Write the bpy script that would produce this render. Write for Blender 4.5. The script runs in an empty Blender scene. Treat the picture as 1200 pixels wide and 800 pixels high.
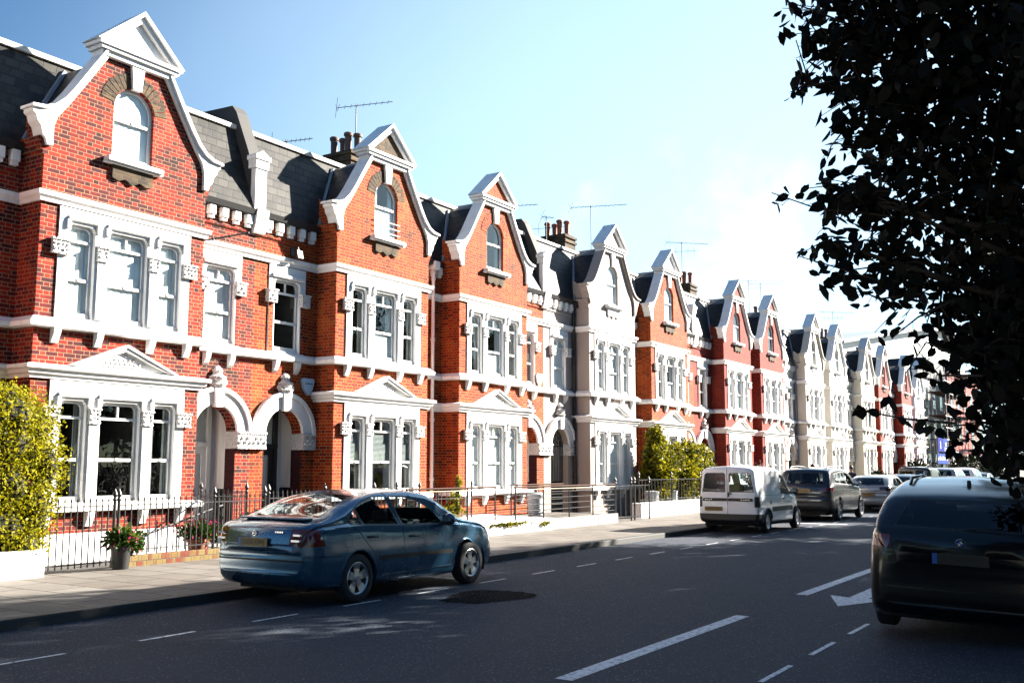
import bpy, bmesh, math, random
import numpy as np
from mathutils import Vector, Matrix, noise as mnoise
from mathutils.geometry import tessellate_polygon
PI = math.pi
random.seed(7)
sc = bpy.context.scene
COL = sc.collection

# ------------------------------------------------------------------ objects
def link(o, parent=None):
    COL.objects.link(o)
    if parent is not None:
        o.parent = parent
    return o

def tag(o, label=None, cat=None, group=None, kind=None):
    if label: o['label'] = label
    if cat: o['category'] = cat
    if group: o['group'] = group
    if kind: o['kind'] = kind
    return o

def thing(name, label, cat, loc=(0, 0, 0), rz=0.0, group=None):
    o = bpy.data.objects.new(name, None)
    o.empty_display_size = .2
    link(o); o.location = loc; o.rotation_euler = (0, 0, rz)
    return tag(o, label, cat, group)

class MB:
    """collects faces, builds one mesh object; sy mirrors y"""
    def __init__(s, sy=1):
        s.v = []; s.f = []; s.m = []; s.sy = sy; s.cm = 0
    def add(s, vs, fs):
        n = len(s.v)
        s.v += [(p[0], p[1] * s.sy, p[2]) for p in vs]
        s.f += [[i + n for i in f] for f in fs]
        s.m += [s.cm] * len(fs)
        return s
    def box(s, x0, x1, y0, y1, z0, z1):
        vs = [(x, y, z) for x in (x0, x1) for y in (y0, y1) for z in (z0, z1)]
        return s.add(vs, [(0, 1, 3, 2), (4, 6, 7, 5), (0, 4, 5, 1), (2, 3, 7, 6), (0, 2, 6, 4), (1, 5, 7, 3)])
    def prism(s, poly, a, b, axis='x'):
        n = len(poly)
        if axis == 'x': mk = lambda p, t: (t, p[0], p[1])
        elif axis == 'y': mk = lambda p, t: (p[0], t, p[1])
        else: mk = lambda p, t: (p[0], p[1], t)
        vs = [mk(p, a) for p in poly] + [mk(p, b) for p in poly]
        fs = [tuple(range(n))[::-1], tuple(range(n, 2 * n))]
        fs += [(i, (i + 1) % n, n + (i + 1) % n, n + i) for i in range(n)]
        return s.add(vs, fs)
    def quad(s, a, b, c, d):
        return s.add([a, b, c, d], [(0, 1, 2, 3)])
    def panel(s, outer, holes, x, depth=.1, rim=0.0):
        """sheet in the yz plane at x with holes whose reveals go back by depth"""
        polys = [[Vector((p[0], p[1], 0)) for p in q] for q in [outer] + list(holes)]
        flat = [p for q in polys for p in q]
        tris = tessellate_polygon(polys)
        s.add([(x, p.x, p.y) for p in flat], [t for t in tris])
        for q in holes:
            n = len(q)
            vs = [(x, p[0], p[1]) for p in q] + [(x - depth, p[0], p[1]) for p in q]
            s.add(vs, [(i, (i + 1) % n, n + (i + 1) % n, n + i) for i in range(n)])
        if rim:
            n = len(outer)
            vs = [(x, p[0], p[1]) for p in outer] + [(x - rim, p[0], p[1]) for p in outer]
            s.add(vs, [(i, (i + 1) % n, n + (i + 1) % n, n + i) for i in range(n)])
        return s
    def sweep(s, path, prof):
        """profile (out, z) along an xy path; outward = right of travel"""
        P = [Vector(p) for p in path]; n = len(P)
        nr = []
        for i in range(n - 1):
            d = (P[i + 1] - P[i]).normalized(); nr.append(Vector((d.y, -d.x)))
        rings = []
        for i in range(n):
            if i == 0: m = nr[0]
            elif i == n - 1: m = nr[-1]
            else:
                m = nr[i - 1] + nr[i]; m = m / max(m.dot(nr[i]), .3)
            rings.append([(P[i].x + m.x * d, P[i].y + m.y * d, z) for d, z in prof])
        k = len(prof)
        vs = [p for r in rings for p in r]
        fs = [(i * k + j, (i + 1) * k + j, (i + 1) * k + (j + 1) % k, i * k + (j + 1) % k) for i in range(n - 1) for j in range(k)]
        fs += [tuple(range(k)), tuple(range((n - 1) * k, n * k))[::-1]]
        return s.add(vs, fs)
    def tube(s, pts, r, n=8, cap=True):
        P = [Vector(p) for p in pts]
        R = r if isinstance(r, (list, tuple)) else [r] * len(P)
        vs = []; fs = []
        up = None
        for i, p in enumerate(P):
            d = (P[min(i + 1, len(P) - 1)] - P[max(i - 1, 0)])
            if d.length < 1e-9: d = Vector((0, 0, 1))
            d.normalize()
            if up is None:
                up = Vector((0, 0, 1)) if abs(d.z) < .9 else Vector((1, 0, 0))
            a = d.cross(up).normalized(); b = d.cross(a).normalized(); up = -b if False else up
            for k in range(n):
                t = 2 * PI * k / n
                vs.append(tuple(p + a * (R[i] * math.cos(t)) + b * (R[i] * math.sin(t))))
        for i in range(len(P) - 1):
            for k in range(n):
                fs.append((i * n + k, i * n + (k + 1) % n, (i + 1) * n + (k + 1) % n, (i + 1) * n + k))
        if cap:
            fs.append(tuple(range(n))[::-1]); fs.append(tuple(range((len(P) - 1) * n, len(P) * n)))
        return s.add(vs, fs)
    def lathe(s, prof, c=(0, 0, 0), n=16, axis='z', cap=True):
        vs = []; fs = []
        for r, h in prof:
            for k in range(n):
                t = 2 * PI * k / n
                a, b = r * math.cos(t), r * math.sin(t)
                if axis == 'z': vs.append((c[0] + a, c[1] + b, c[2] + h))
                elif axis == 'x': vs.append((c[0] + h, c[1] + a, c[2] + b))
                else: vs.append((c[0] + a, c[1] + h, c[2] + b))
        m = len(prof)
        for i in range(m - 1):
            for k in range(n):
                fs.append((i * n + k, i * n + (k + 1) % n, (i + 1) * n + (k + 1) % n, (i + 1) * n + k))
        if cap:
            fs.append(tuple(range(n))[::-1]); fs.append(tuple(range((m - 1) * n, m * n)))
        return s.add(vs, fs)
    def ball(s, c, r, n=8, m=5, sq=(1, 1, 1)):
        vs = []; fs = []
        for i in range(m + 1):
            a = PI * i / m
            for k in range(n):
                t = 2 * PI * k / n
                vs.append((c[0] + r * sq[0] * math.sin(a) * math.cos(t), c[1] + r * sq[1] * math.sin(a) * math.sin(t), c[2] + r * sq[2] * math.cos(a)))
        for i in range(m):
            for k in range(n):
                fs.append((i * n + k, (i + 1) * n + k, (i + 1) * n + (k + 1) % n, i * n + (k + 1) % n))
        return s.add(vs, fs)
    def build(s, name, mat, parent=None, smooth=False, bevel=0, loc=None, recalc=True):
        me = bpy.data.meshes.new(name)
        me.from_pydata(s.v, [], s.f)
        mats = mat if isinstance(mat, (list, tuple)) else [mat]
        for q in mats: me.materials.append(q)
        if len(mats) > 1:
            me.polygons.foreach_set('material_index', s.m)
        if recalc or bevel:
            bm = bmesh.new(); bm.from_mesh(me)
            bmesh.ops.remove_doubles(bm, verts=bm.verts, dist=1e-5)
            bmesh.ops.recalc_face_normals(bm, faces=bm.faces)
            if bevel:
                es = [e for e in bm.edges if len(e.link_faces) == 2 and e.calc_face_angle(0) > .5]
                bmesh.ops.bevel(bm, geom=es, offset=bevel, segments=2, affect='EDGES', profile=.6)
            bm.to_mesh(me); bm.free()
        if smooth:
            me.polygons.foreach_set('use_smooth', [True] * len(me.polygons))
            try: me.set_sharp_from_angle(angle=math.radians(40))
            except Exception: pass
        o = bpy.data.objects.new(name, me)
        link(o, parent)
        if loc: o.location = loc
        return o

def copy_tree(o, parent=None):
    c = o.copy(); COL.objects.link(c); c.parent = parent
    for ch in list(o.children):
        copy_tree(ch, c)
    return c

def text(s, size, mat, parent, loc, rot, name='lettering', extrude=.001, align='CENTER', sx=1.0):
    cu = bpy.data.curves.new(name, 'FONT')
    cu.body = s; cu.size = size; cu.extrude = extrude; cu.align_x = align; cu.align_y = 'CENTER'
    cu.materials.append(mat)
    tmp = bpy.data.objects.new(name, cu); COL.objects.link(tmp)
    me = bpy.data.meshes.new_from_object(tmp.evaluated_get(bpy.context.evaluated_depsgraph_get()))
    bpy.data.objects.remove(tmp)
    o = bpy.data.objects.new(name, me); link(o, parent)
    o.location = loc; o.rotation_euler = rot; o.scale = (sx, 1, 1)
    return o

# ------------------------------------------------------------------ materials
class NT:
    def __init__(s, name):
        s.mat = bpy.data.materials.new(name); s.mat.use_nodes = True
        s.t = s.mat.node_tree; s.t.nodes.clear()
        s.out = s.t.nodes.new('ShaderNodeOutputMaterial')
    def n(s, typ, **kw):
        nd = s.t.nodes.new('ShaderNode' + typ)
        for k, v in kw.items(): setattr(nd, k, v)
        return nd
    def l(s, a, b): s.t.links.new(a, b)
    def val(s, sock, v):
        if hasattr(v, 'links') or isinstance(v, bpy.types.NodeSocket): s.l(v, sock)
        else: sock.default_value = v
    def math(s, op, a, b=None, c=None, clamp=False):
        nd = s.n('Math', operation=op); nd.use_clamp = clamp
        s.val(nd.inputs[0], a)
        if b is not None: s.val(nd.inputs[1], b)
        if c is not None: s.val(nd.inputs[2], c)
        return nd.outputs[0]
    def noise(s, vec, scale, detail=4, rough=.55):
        nd = s.n('TexNoise'); nd.inputs['Scale'].default_value = scale
        nd.inputs['Detail'].default_value = detail; nd.inputs['Roughness'].default_value = rough
        if vec is not None: s.l(vec, nd.inputs['Vector'])
        return nd.outputs[0]
    def ramp(s, fac, stops, interp='LINEAR'):
        nd = s.n('ValToRGB'); cr = nd.color_ramp; cr.interpolation = interp
        while len(cr.elements) < len(stops): cr.elements.new(.5)
        for e, (p, c) in zip(cr.elements, stops):
            e.position = p; e.color = (*c, 1) if len(c) == 3 else c
        s.l(fac, nd.inputs[0]); return nd.outputs[0]
    def mix(s, fac, a, b, blend='MIX'):
        nd = s.n('Mix', data_type='RGBA', blend_type=blend)
        s.val(nd.inputs[0], fac)
        for k, v in ((6, a), (7, b)):
            if isinstance(v, tuple): v = (*v, 1) if len(v) == 3 else v
            s.val(nd.inputs[k], v)
        return nd.outputs[2]
    def obj(s): return s.n('TexCoord').outputs['Object']
    def geo(s): return s.n('NewGeometry')
    def bump(s, h, strength=.3, dist=.02):
        nd = s.n('Bump'); nd.inputs['Strength'].default_value = strength
        nd.inputs['Distance'].default_value = dist; s.l(h, nd.inputs['Height']); return nd.outputs[0]
    def pbr(s, color, rough=.6, metal=0, normal=None, coat=0, spec=.5, coat_rough=.03):
        p = s.n('BsdfPrincipled')
        if isinstance(color, tuple): color = (*color, 1) if len(color) == 3 else color
        s.val(p.inputs['Base Color'], color); s.val(p.inputs['Roughness'], rough)
        s.val(p.inputs['Metallic'], metal); p.inputs['Coat Weight'].default_value = coat
        p.inputs['Coat Roughness'].default_value = coat_rough
        p.inputs['Specular IOR Level'].default_value = spec
        if normal is not None: s.l(normal, p.inputs['Normal'])
        s.l(p.outputs[0], s.out.inputs[0]); s.p = p
        return s.mat

def plain(name, c, rough=.6, metal=0, coat=0, var=.12, scale=6, bump=0, spec=.5):
    t = NT(name); o = t.obj()
    nz = t.noise(o, scale, 5)
    f = t.math('MULTIPLY_ADD', nz, var * 2, 1 - var)
    col = t.mix(1.0, (c[0], c[1], c[2]), f, 'MULTIPLY')
    nm = t.bump(t.noise(o, scale * 12, 3), bump, .01) if bump else None
    return t.pbr(col, rough, metal, nm, coat, spec)

def brick_mat(name, stops, mortar, h=.075, P=.3375, grime=.35):
    stops = [(q, tuple(.76 * k for k in cl)) for q, cl in stops]; mortar = tuple(.95 * k for k in mortar)
    t = NT(name); o = t.obj()
    sp = t.n('SeparateXYZ'); t.l(o, sp.inputs[0])
    s = t.math('ADD', sp.outputs[0], sp.outputs[1]); z = sp.outputs[2]
    zz = t.math('DIVIDE', z, h); row = t.math('FLOOR', zz); fz = t.math('FRACT', zz)
    u = t.math('ADD', t.math('DIVIDE', s, P), t.math('MULTIPLY', row, .5))
    f = t.math('FRACT', u); cell = t.math('FLOOR', u)
    du = t.math('MULTIPLY', t.math('MINIMUM', t.math('MINIMUM', f, t.math('ABSOLUTE', t.math('SUBTRACT', f, .6667))), t.math('SUBTRACT', 1.0, f)), P)
    dv = t.math('MULTIPLY', t.math('MINIMUM', fz, t.math('SUBTRACT', 1.0, fz)), h)
    wob = t.math('MULTIPLY', t.math('SUBTRACT', t.noise(o, 40, 2), .5), .006)
    d = t.math('ADD', t.math('MINIMUM', du, dv), wob)
    mask = t.math('DIVIDE', t.math('SUBTRACT', d, .0038), .004, clamp=True)
    idn = t.n('CombineXYZ')
    t.l(t.math('ADD', t.math('MULTIPLY', cell, 2.0), t.math('GREATER_THAN', f, .6667)), idn.inputs[0]); t.l(row, idn.inputs[1])
    wn = t.n('TexWhiteNoise', noise_dimensions='3D'); t.l(idn.outputs[0], wn.inputs[0])
    big = t.noise(o, 1.1, 4)
    sel = t.math('ADD', t.math('MULTIPLY', wn.outputs[0], .72), t.math('MULTIPLY', t.math('SUBTRACT', big, .40), 1.5), clamp=True)
    bc = t.ramp(sel, stops)
    fine = t.math('MULTIPLY_ADD', t.noise(o, 55, 4), .7, .65)
    bc = t.mix(1.0, bc, fine, 'MULTIPLY')
    mc = t.mix(t.noise(o, 4, 4), mortar, tuple(c * .55 for c in mortar))
    col = t.mix(mask, mc, bc)
    # streaky soot and weathering, a stain with its own shape
    st = t.n('Mapping'); t.l(o, st.inputs[0]); st.inputs['Scale'].default_value = (2.2, 2.2, .5)
    g = t.math('MULTIPLY', t.math('SUBTRACT', t.noise(st.outputs[0], 1.6, 6, .65), .5), 3.0, clamp=True)
    col = t.mix(t.math('MULTIPLY', g, grime), col, (.03, .018, .014))
    hgt = t.math('ADD', t.math('MULTIPLY', mask, .7), t.math('MULTIPLY', t.noise(o, 90, 3), .3))
    return t.pbr(col, .85, 0, t.bump(hgt, .7, .012), spec=.25)

def paint_wall(name, c, dirt=(.25, .22, .18), amt=.4, rough=.6, carved=0):
    t = NT(name); o = t.obj()
    st = t.n('Mapping'); t.l(o, st.inputs[0]); st.inputs['Scale'].default_value = (3, 3, .45)
    g = t.math('MULTIPLY', t.math('SUBTRACT', t.noise(st.outputs[0], 2.0, 6, .7), .52), 2.6, clamp=True)
    col = t.mix(t.math('MULTIPLY', g, amt), c, dirt)
    blot = t.math('MULTIPLY_ADD', t.noise(o, 1.4, 4), .16, .92)
    col = t.mix(1.0, col, blot, 'MULTIPLY')
    if carved:
        v = t.n('TexVoronoi'); v.inputs['Scale'].default_value = 22; t.l(o, v.inputs['Vector'])
        hh = t.math('ADD', v.outputs[0], t.math('MULTIPLY', t.noise(o, 30, 3), .6))
        # darker tone in the hollows of the carving
        hollow = t.math('MULTIPLY', t.math('SUBTRACT', .42, v.outputs[0]), 1.6, clamp=True)
        col = t.mix(t.math('MULTIPLY', hollow, .55), col, (.12, .11, .10))
        return t.pbr(col, rough, 0, t.bump(hh, 1.0, .06), spec=.3)
    hh = t.noise(o, 70, 3)
    return t.pbr(col, rough, 0, t.bump(hh, .12, .01), spec=.3)

def slate_mat(name, c1, c2, rw=.2, bw=.28):
    t = NT(name); o = t.obj()
    sp = t.n('SeparateXYZ'); t.l(o, sp.inputs[0])
    cb = t.n('CombineXYZ'); t.l(t.math('ADD', sp.outputs[0], sp.outputs[1]), cb.inputs[0]); t.l(sp.outputs[2], cb.inputs[1])
    b = t.n('TexBrick'); t.l(cb.outputs[0], b.inputs['Vector'])
    b.inputs['Scale'].default_value = 1; b.inputs['Brick Width'].default_value = bw; b.inputs['Row Height'].default_value = rw
    b.inputs['Mortar Size'].default_value = .012; b.inputs['Color1'].default_value = (*c1, 1); b.inputs['Color2'].default_value = (*c2, 1)
    b.inputs['Mortar'].default_value = (.012, .012, .013, 1); b.inputs['Mortar Smooth'].default_value = .2
    lich = t.math('MULTIPLY', t.math('SUBTRACT', t.noise(o, 5, 6, .7), .52), 3, clamp=True)
    col = t.mix(t.math('MULTIPLY', lich, .5), b.outputs[0], (.09, .08, .06))
    fz = t.math('FRACT', t.math('DIVIDE', sp.outputs[2], rw))
    h = t.math('SUBTRACT', t.math('SUBTRACT', 1.0, fz), t.math('MULTIPLY', b.outputs[1], .8))
    return t.pbr(col, .55, 0, t.bump(h, .9, .035), spec=.25)

def leaf_mat(name, stops, trans=.25, rough=.5):
    t = NT(name); g = t.geo()
    col = t.ramp(g.outputs['Random Per Island'], stops)
    p = t.n('BsdfPrincipled'); t.l(col, p.inputs['Base Color']); p.inputs['Roughness'].default_value = rough
    p.inputs['Specular IOR Level'].default_value = .2
    tr = t.n('BsdfTranslucent'); t.l(col, tr.inputs[0])
    m = t.n('MixShader'); m.inputs[0].default_value = trans
    t.l(p.outputs[0], m.inputs[1]); t.l(tr.outputs[0], m.inputs[2]); t.l(m.outputs[0], t.out.inputs[0])
    return t.mat

def glass_mat(name, tint=(.9, .95, .95), gain=1.0, rough=0.0, wav=0.0):
    t = NT(name)
    fr = t.n('Fresnel'); t.l(t.math('MULTIPLY_ADD', t.geo().outputs['Backfacing'], -.862, 1.52), fr.inputs[0])
    g = t.n('BsdfGlossy'); g.inputs['Roughness'].default_value = rough
    tr = t.n('BsdfTransparent'); tr.inputs[0].default_value = (*tint, 1)
    if wav:
        nm = t.bump(t.noise(t.obj(), 2.2, 2), wav, .05)
        t.l(nm, g.inputs['Normal'])
    m = t.n('MixShader'); t.l(t.math('MULTIPLY', fr.outputs[0], gain, clamp=True), m.inputs[0])
    t.l(tr.outputs[0], m.inputs[1]); t.l(g.outputs[0], m.inputs[2]); t.l(m.outputs[0], t.out.inputs[0])
    return t.mat

def paint_mat(name, c, metal=.5, rough=.3, flake=True, coat=1.0):
    t = NT(name); o = t.obj()
    g = t.math('MULTIPLY_ADD', t.noise(o, 400, 1), .3, .85)
    col = t.mix(1.0, c, g, 'MULTIPLY') if flake else c
    dust = t.math('MULTIPLY', t.math('SUBTRACT', t.noise(o, 3, 6, .7), .45), .6, clamp=True)
    r = t.math('ADD', rough, t.math('MULTIPLY', dust, .3))
    return t.pbr(col, r, metal, None, coat=coat, coat_rough=.10, spec=.5 if coat == 1 else .25)

M = {}
M['brick_deep'] = brick_mat('brick_deep', [(0, (.030, .006, .010)), (.3, (.09, .008, .012)), (.55, (.24, .013, .008)), (.8, (.36, .020, .004)), (1, (.30, .045, .025))], (.40, .25, .14))
M['brick_orange'] = brick_mat('brick_orange', [(0, (.09, .009, .006)), (.3, (.25, .016, .004)), (.65, (.42, .036, .003)), (1, (.44, .085, .016))], (.44, .25, .08), grime=.25)
M['brick_red'] = brick_mat('brick_red', [(0, (.09, .008, .007)), (.4, (.21, .011, .006)), (.8, (.29, .017, .005)), (1, (.24, .035, .018))], (.28, .12, .075), grime=.25)
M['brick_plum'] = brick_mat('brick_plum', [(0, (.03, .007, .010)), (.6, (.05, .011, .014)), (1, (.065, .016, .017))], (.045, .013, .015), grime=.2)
M['brick_stock'] = brick_mat('brick_stock', [(0, (.025, .02, .014)), (.5, (.08, .05, .028)), (1, (.15, .10, .05))], (.12, .10, .07), grime=.6)
M['brick_kerb'] = brick_mat('brick_kerb', [(0, (.16, .022, .012)), (.45, (.19, .055, .022)), (.6, (.20, .13, .04)), (1, (.23, .17, .06))], (.12, .10, .08), h=.2, P=.2)
M['white'] = paint_wall('white_stucco', (.80, .79, .77), (.2, .17, .13), amt=.45)
M['carved'] = paint_wall('carved_white_stone', (.80, .79, .76), amt=.35, carved=1)
M['joinery'] = plain('white_joinery', (.78, .78, .77), .35, var=.04)
M['beige'] = paint_wall('beige_render', (.33, .275, .24), (.18, .15, .13), .25)
M['cream'] = paint_wall('cream_render', (.52, .475, .40), (.3, .27, .22), .3)
M['ivory'] = paint_wall('ivory_render', (.62, .595, .55), (.3, .27, .22), .3)
M['pale_blue'] = paint_wall('pale_blue_render', (.54, .59, .64), (.3, .27, .22), .3)
M['bluegrey'] = plain('bluegrey_lead', (.16, .19, .24), .5, var=.2)
M['slate'] = slate_mat('slate', (.010, .0095, .009), (.040, .037, .032))
M['slate_dark'] = slate_mat('slate_dark', (.009, .010, .012), (.020, .020, .023), .22, .3)
M['coping_dark'] = plain('weathered_cement', (.03, .028, .027), .8, var=.35, scale=3, bump=.3)
M['ridge'] = plain('ridge_tile', (.55, .53, .50), .7, var=.25, scale=3)
M['stone_grey'] = plain('grey_stone', (.22, .21, .20), .75, var=.15, scale=3, bump=.2)
M['iron'] = plain('black_iron', (.012, .012, .013), .45, var=.3)
M['steel'] = plain('brushed_steel', (.045, .045, .048), .7, 0.0, var=.15, spec=.08)
M['zinc'] = plain('galvanised_zinc', (.30, .31, .32), .6, .3, var=.3, scale=9)
M['handrail'] = plain('varnished_handrail', (.045, .020, .012), .7, 0, var=.25, scale=9, spec=.08)
M['terracotta'] = plain('terracotta', (.30, .095, .05), .75, var=.3, scale=4)
M['pot_dark'] = plain('sooty_pot', (.10, .06, .05), .75, var=.3, scale=4)
M['door_dark'] = plain('dark_door', (.02, .02, .022), .35, var=.2)
M['door_cream'] = plain('white_door', (.68, .68, .66), .35, var=.06)
M['door_red'] = plain('red_door', (.22, .02, .02), .35, var=.1)
M['tile_dado'] = plain('black_tile_dado', (.018, .018, .02), .25, var=.4, scale=20)
M['brass'] = plain('brass', (.5, .33, .1), .3, 1.0)
M['curtain'] = plain('net_curtain', (.80, .82, .82), .9, var=.06, scale=2)
M['drape'] = plain('grey_drape', (.34, .34, .33), .9, var=.12, scale=3)
M['blind'] = plain('slatted_blind', (.30, .31, .31), .7, var=.1, scale=3)
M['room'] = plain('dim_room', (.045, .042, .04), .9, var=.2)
M['glass'] = glass_mat('window_glass', (.86, .92, .92), 1.5, 0, .06)
M['bell_blue'] = plain('alarm_cover', (.45, .62, .78), .35, var=.05)
M['bell_pale'] = plain('alarm_cover_pale', (.62, .80, .76), .35, var=.05)
M['ink'] = plain('black_ink', (.012, .012, .012), .5, var=.05)
M['aerial'] = plain('weathered_aerial', (.035, .036, .04), .6, .0)
# ------------------------------------------------------------------ houses
D = .62            # how far the entrance wall stands behind the bay
XF = -16.0
def arc(cy, cz, r, a0, a1, n):
    return [(cy + r * math.cos(math.radians(a0 + (a1 - a0) * i / n)), cz + r * math.sin(math.radians(a0 + (a1 - a0) * i / n))) for i in range(n + 1)]

def shoulder(y0, y1, z0, z1, c=.09):
    return [(y0, z0), (y1, z0), (y1, z1 - c), (y1 - c * .35, z1 - c * .3), (y1 - c, z1), (y0 + c, z1), (y0 + c * .35, z1 - c * .3), (y0, z1 - c)]

def archpoly(cy, hw, z0, zs, n=14):
    return [(cy - hw, z0), (cy + hw, z0)] + arc(cy, zs, hw, 0, 180, n)

def inset(poly, d):
    ys = [p[0] for p in poly]; zs = [p[1] for p in poly]
    cy, cz = (min(ys) + max(ys)) / 2, (min(zs) + max(zs)) / 2
    hy, hz = (max(ys) - min(ys)) / 2, (max(zs) - min(zs)) / 2
    return [(cy + (y - cy) * (1 - d / hy), cz + (z - cz) * (1 - d / hz)) for y, z in poly]

def window(H, sy, poly, x, style, top=0.0, mid=None, mull=0, det=2, color='joinery'):
    """sash window: frame with bars; pane, hanging and room behind as sub-parts"""
    ys = [p[0] for p in poly]; zs = [p[1] for p in poly]
    y0, y1, z0, z1 = min(ys), max(ys), min(zs), max(zs)
    w = MB(sy)
    inn = inset(poly, .055)
    w.panel(poly, [inn], x, .05)
    zm = mid if mid else z0 + (z1 - top - z0) * .5
    w.box(x - .045, x + .012, y0 + .04, y1 - .04, zm - .025, zm + .03)
    w.box(x - .05, x + .02, y0 + .02, y1 - .02, z0 + .01, z0 + .1)
    if top:
        w.box(x - .045, x + .010, y0 + .04, y1 - .04, z1 - top - .02, z1 - top + .025)
        for k in range(mull):
            yy = y0 + (y1 - y0) * (k + 1) / (mull + 1)
            w.box(x - .04, x + .004, yy - .013, yy + .013, z1 - top, z1 - .03)
    if det >= 2:
        w.box(x + .012, x + .03, (y0 + y1) / 2 - .03, (y0 + y1) / 2 + .03, zm - .01, zm + .035)
    o = w.build('window', M[color], H)
    # lower sash sits behind the upper one
    g = MB(sy)
    gp = inset(poly, .045)
    g.add([(x - .030, p[0], p[1]) for p in gp], [tuple(range(len(gp)))])
    g.build('pane', M['glass'], o)
    xb = x - .048
    if style in ('net', 'half'):
        c = MB(sy); n = 18 if det >= 2 else 6
        zt = z1 - .02 if style == 'net' else zm + .02
        vs = []
        for i in range(n + 1):
            yy = y0 + (y1 - y0) * i / n
            dx = .010 * math.sin(i * 2.1) + .006 * math.sin(i * .9 + y0 * 7)
            vs += [(xb + dx, yy, z0 - .02), (xb + dx * .4, yy, zt)]
        c.add(vs, [(2 * i, 2 * i + 2, 2 * i + 3, 2 * i + 1) for i in range(n)])
        c.build('net_curtain', M['curtain'], o, smooth=True)
    if style == 'blind':
        c = MB(sy); k = 0
        zb = z0 + (z1 - z0) * .42
        while z1 - top - .03 * k > zb:
            zz = z1 - top - .03 * k; k += 1
            c.add([(xb - .012, y0, zz), (xb - .012, y1, zz), (xb + .012, y1, zz - .02), (xb + .012, y0, zz - .02)], [(0, 1, 2, 3)])
        c.build('slatted_blind', M['blind'], o)
    if style in ('drapes', 'half', 'blind'):
        wd = (y1 - y0) * .27
        for a, b in ((y0 - .02, y0 + wd), (y1 - wd, y1 + .02)):
            c = MB(sy); n = 12; vs = []
            for i in range(n + 1):
                yy = a + (b - a) * i / n
                dx = .03 * math.sin(i * 1.9 + a * 5)
                vs += [(xb - .05 + dx, yy, z0 - .02), (xb - .05 + dx, yy, z1)]
            c.add(vs, [(2 * i, 2 * i + 2, 2 * i + 3, 2 * i + 1) for i in range(n)])
            c.build('drape', M['drape'] if style != 'half' else M['curtain'], o, smooth=True)
    if style != 'net' or det >= 2:
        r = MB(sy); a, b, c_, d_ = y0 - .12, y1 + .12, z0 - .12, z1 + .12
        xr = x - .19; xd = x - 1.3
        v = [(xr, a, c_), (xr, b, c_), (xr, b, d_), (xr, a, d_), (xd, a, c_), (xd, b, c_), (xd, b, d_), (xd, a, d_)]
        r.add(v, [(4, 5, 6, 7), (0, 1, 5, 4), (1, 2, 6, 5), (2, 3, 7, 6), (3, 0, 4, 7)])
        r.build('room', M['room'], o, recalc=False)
    return o

COPING = [(.70, 9.42), (.74, 9.40), (1.0, 8.98), (1.3, 8.50), (1.48, 8.25), (1.66, 8.08), (1.84, 8.00), (2.06, 7.97), (2.06, 7.88), (2.0, 7.84), (1.97, 7.74), (1.90, 7.66), (1.86, 7.52), (1.80, 7.46), (1.77, 7.36),
          (1.66, 7.36), (1.66, 7.70), (1.60, 7.90), (1.40, 8.17), (1.22, 8.45), (.92, 8.92), (.64, 9.36)]
PW = [-.56, .56]   # mullion piers

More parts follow.
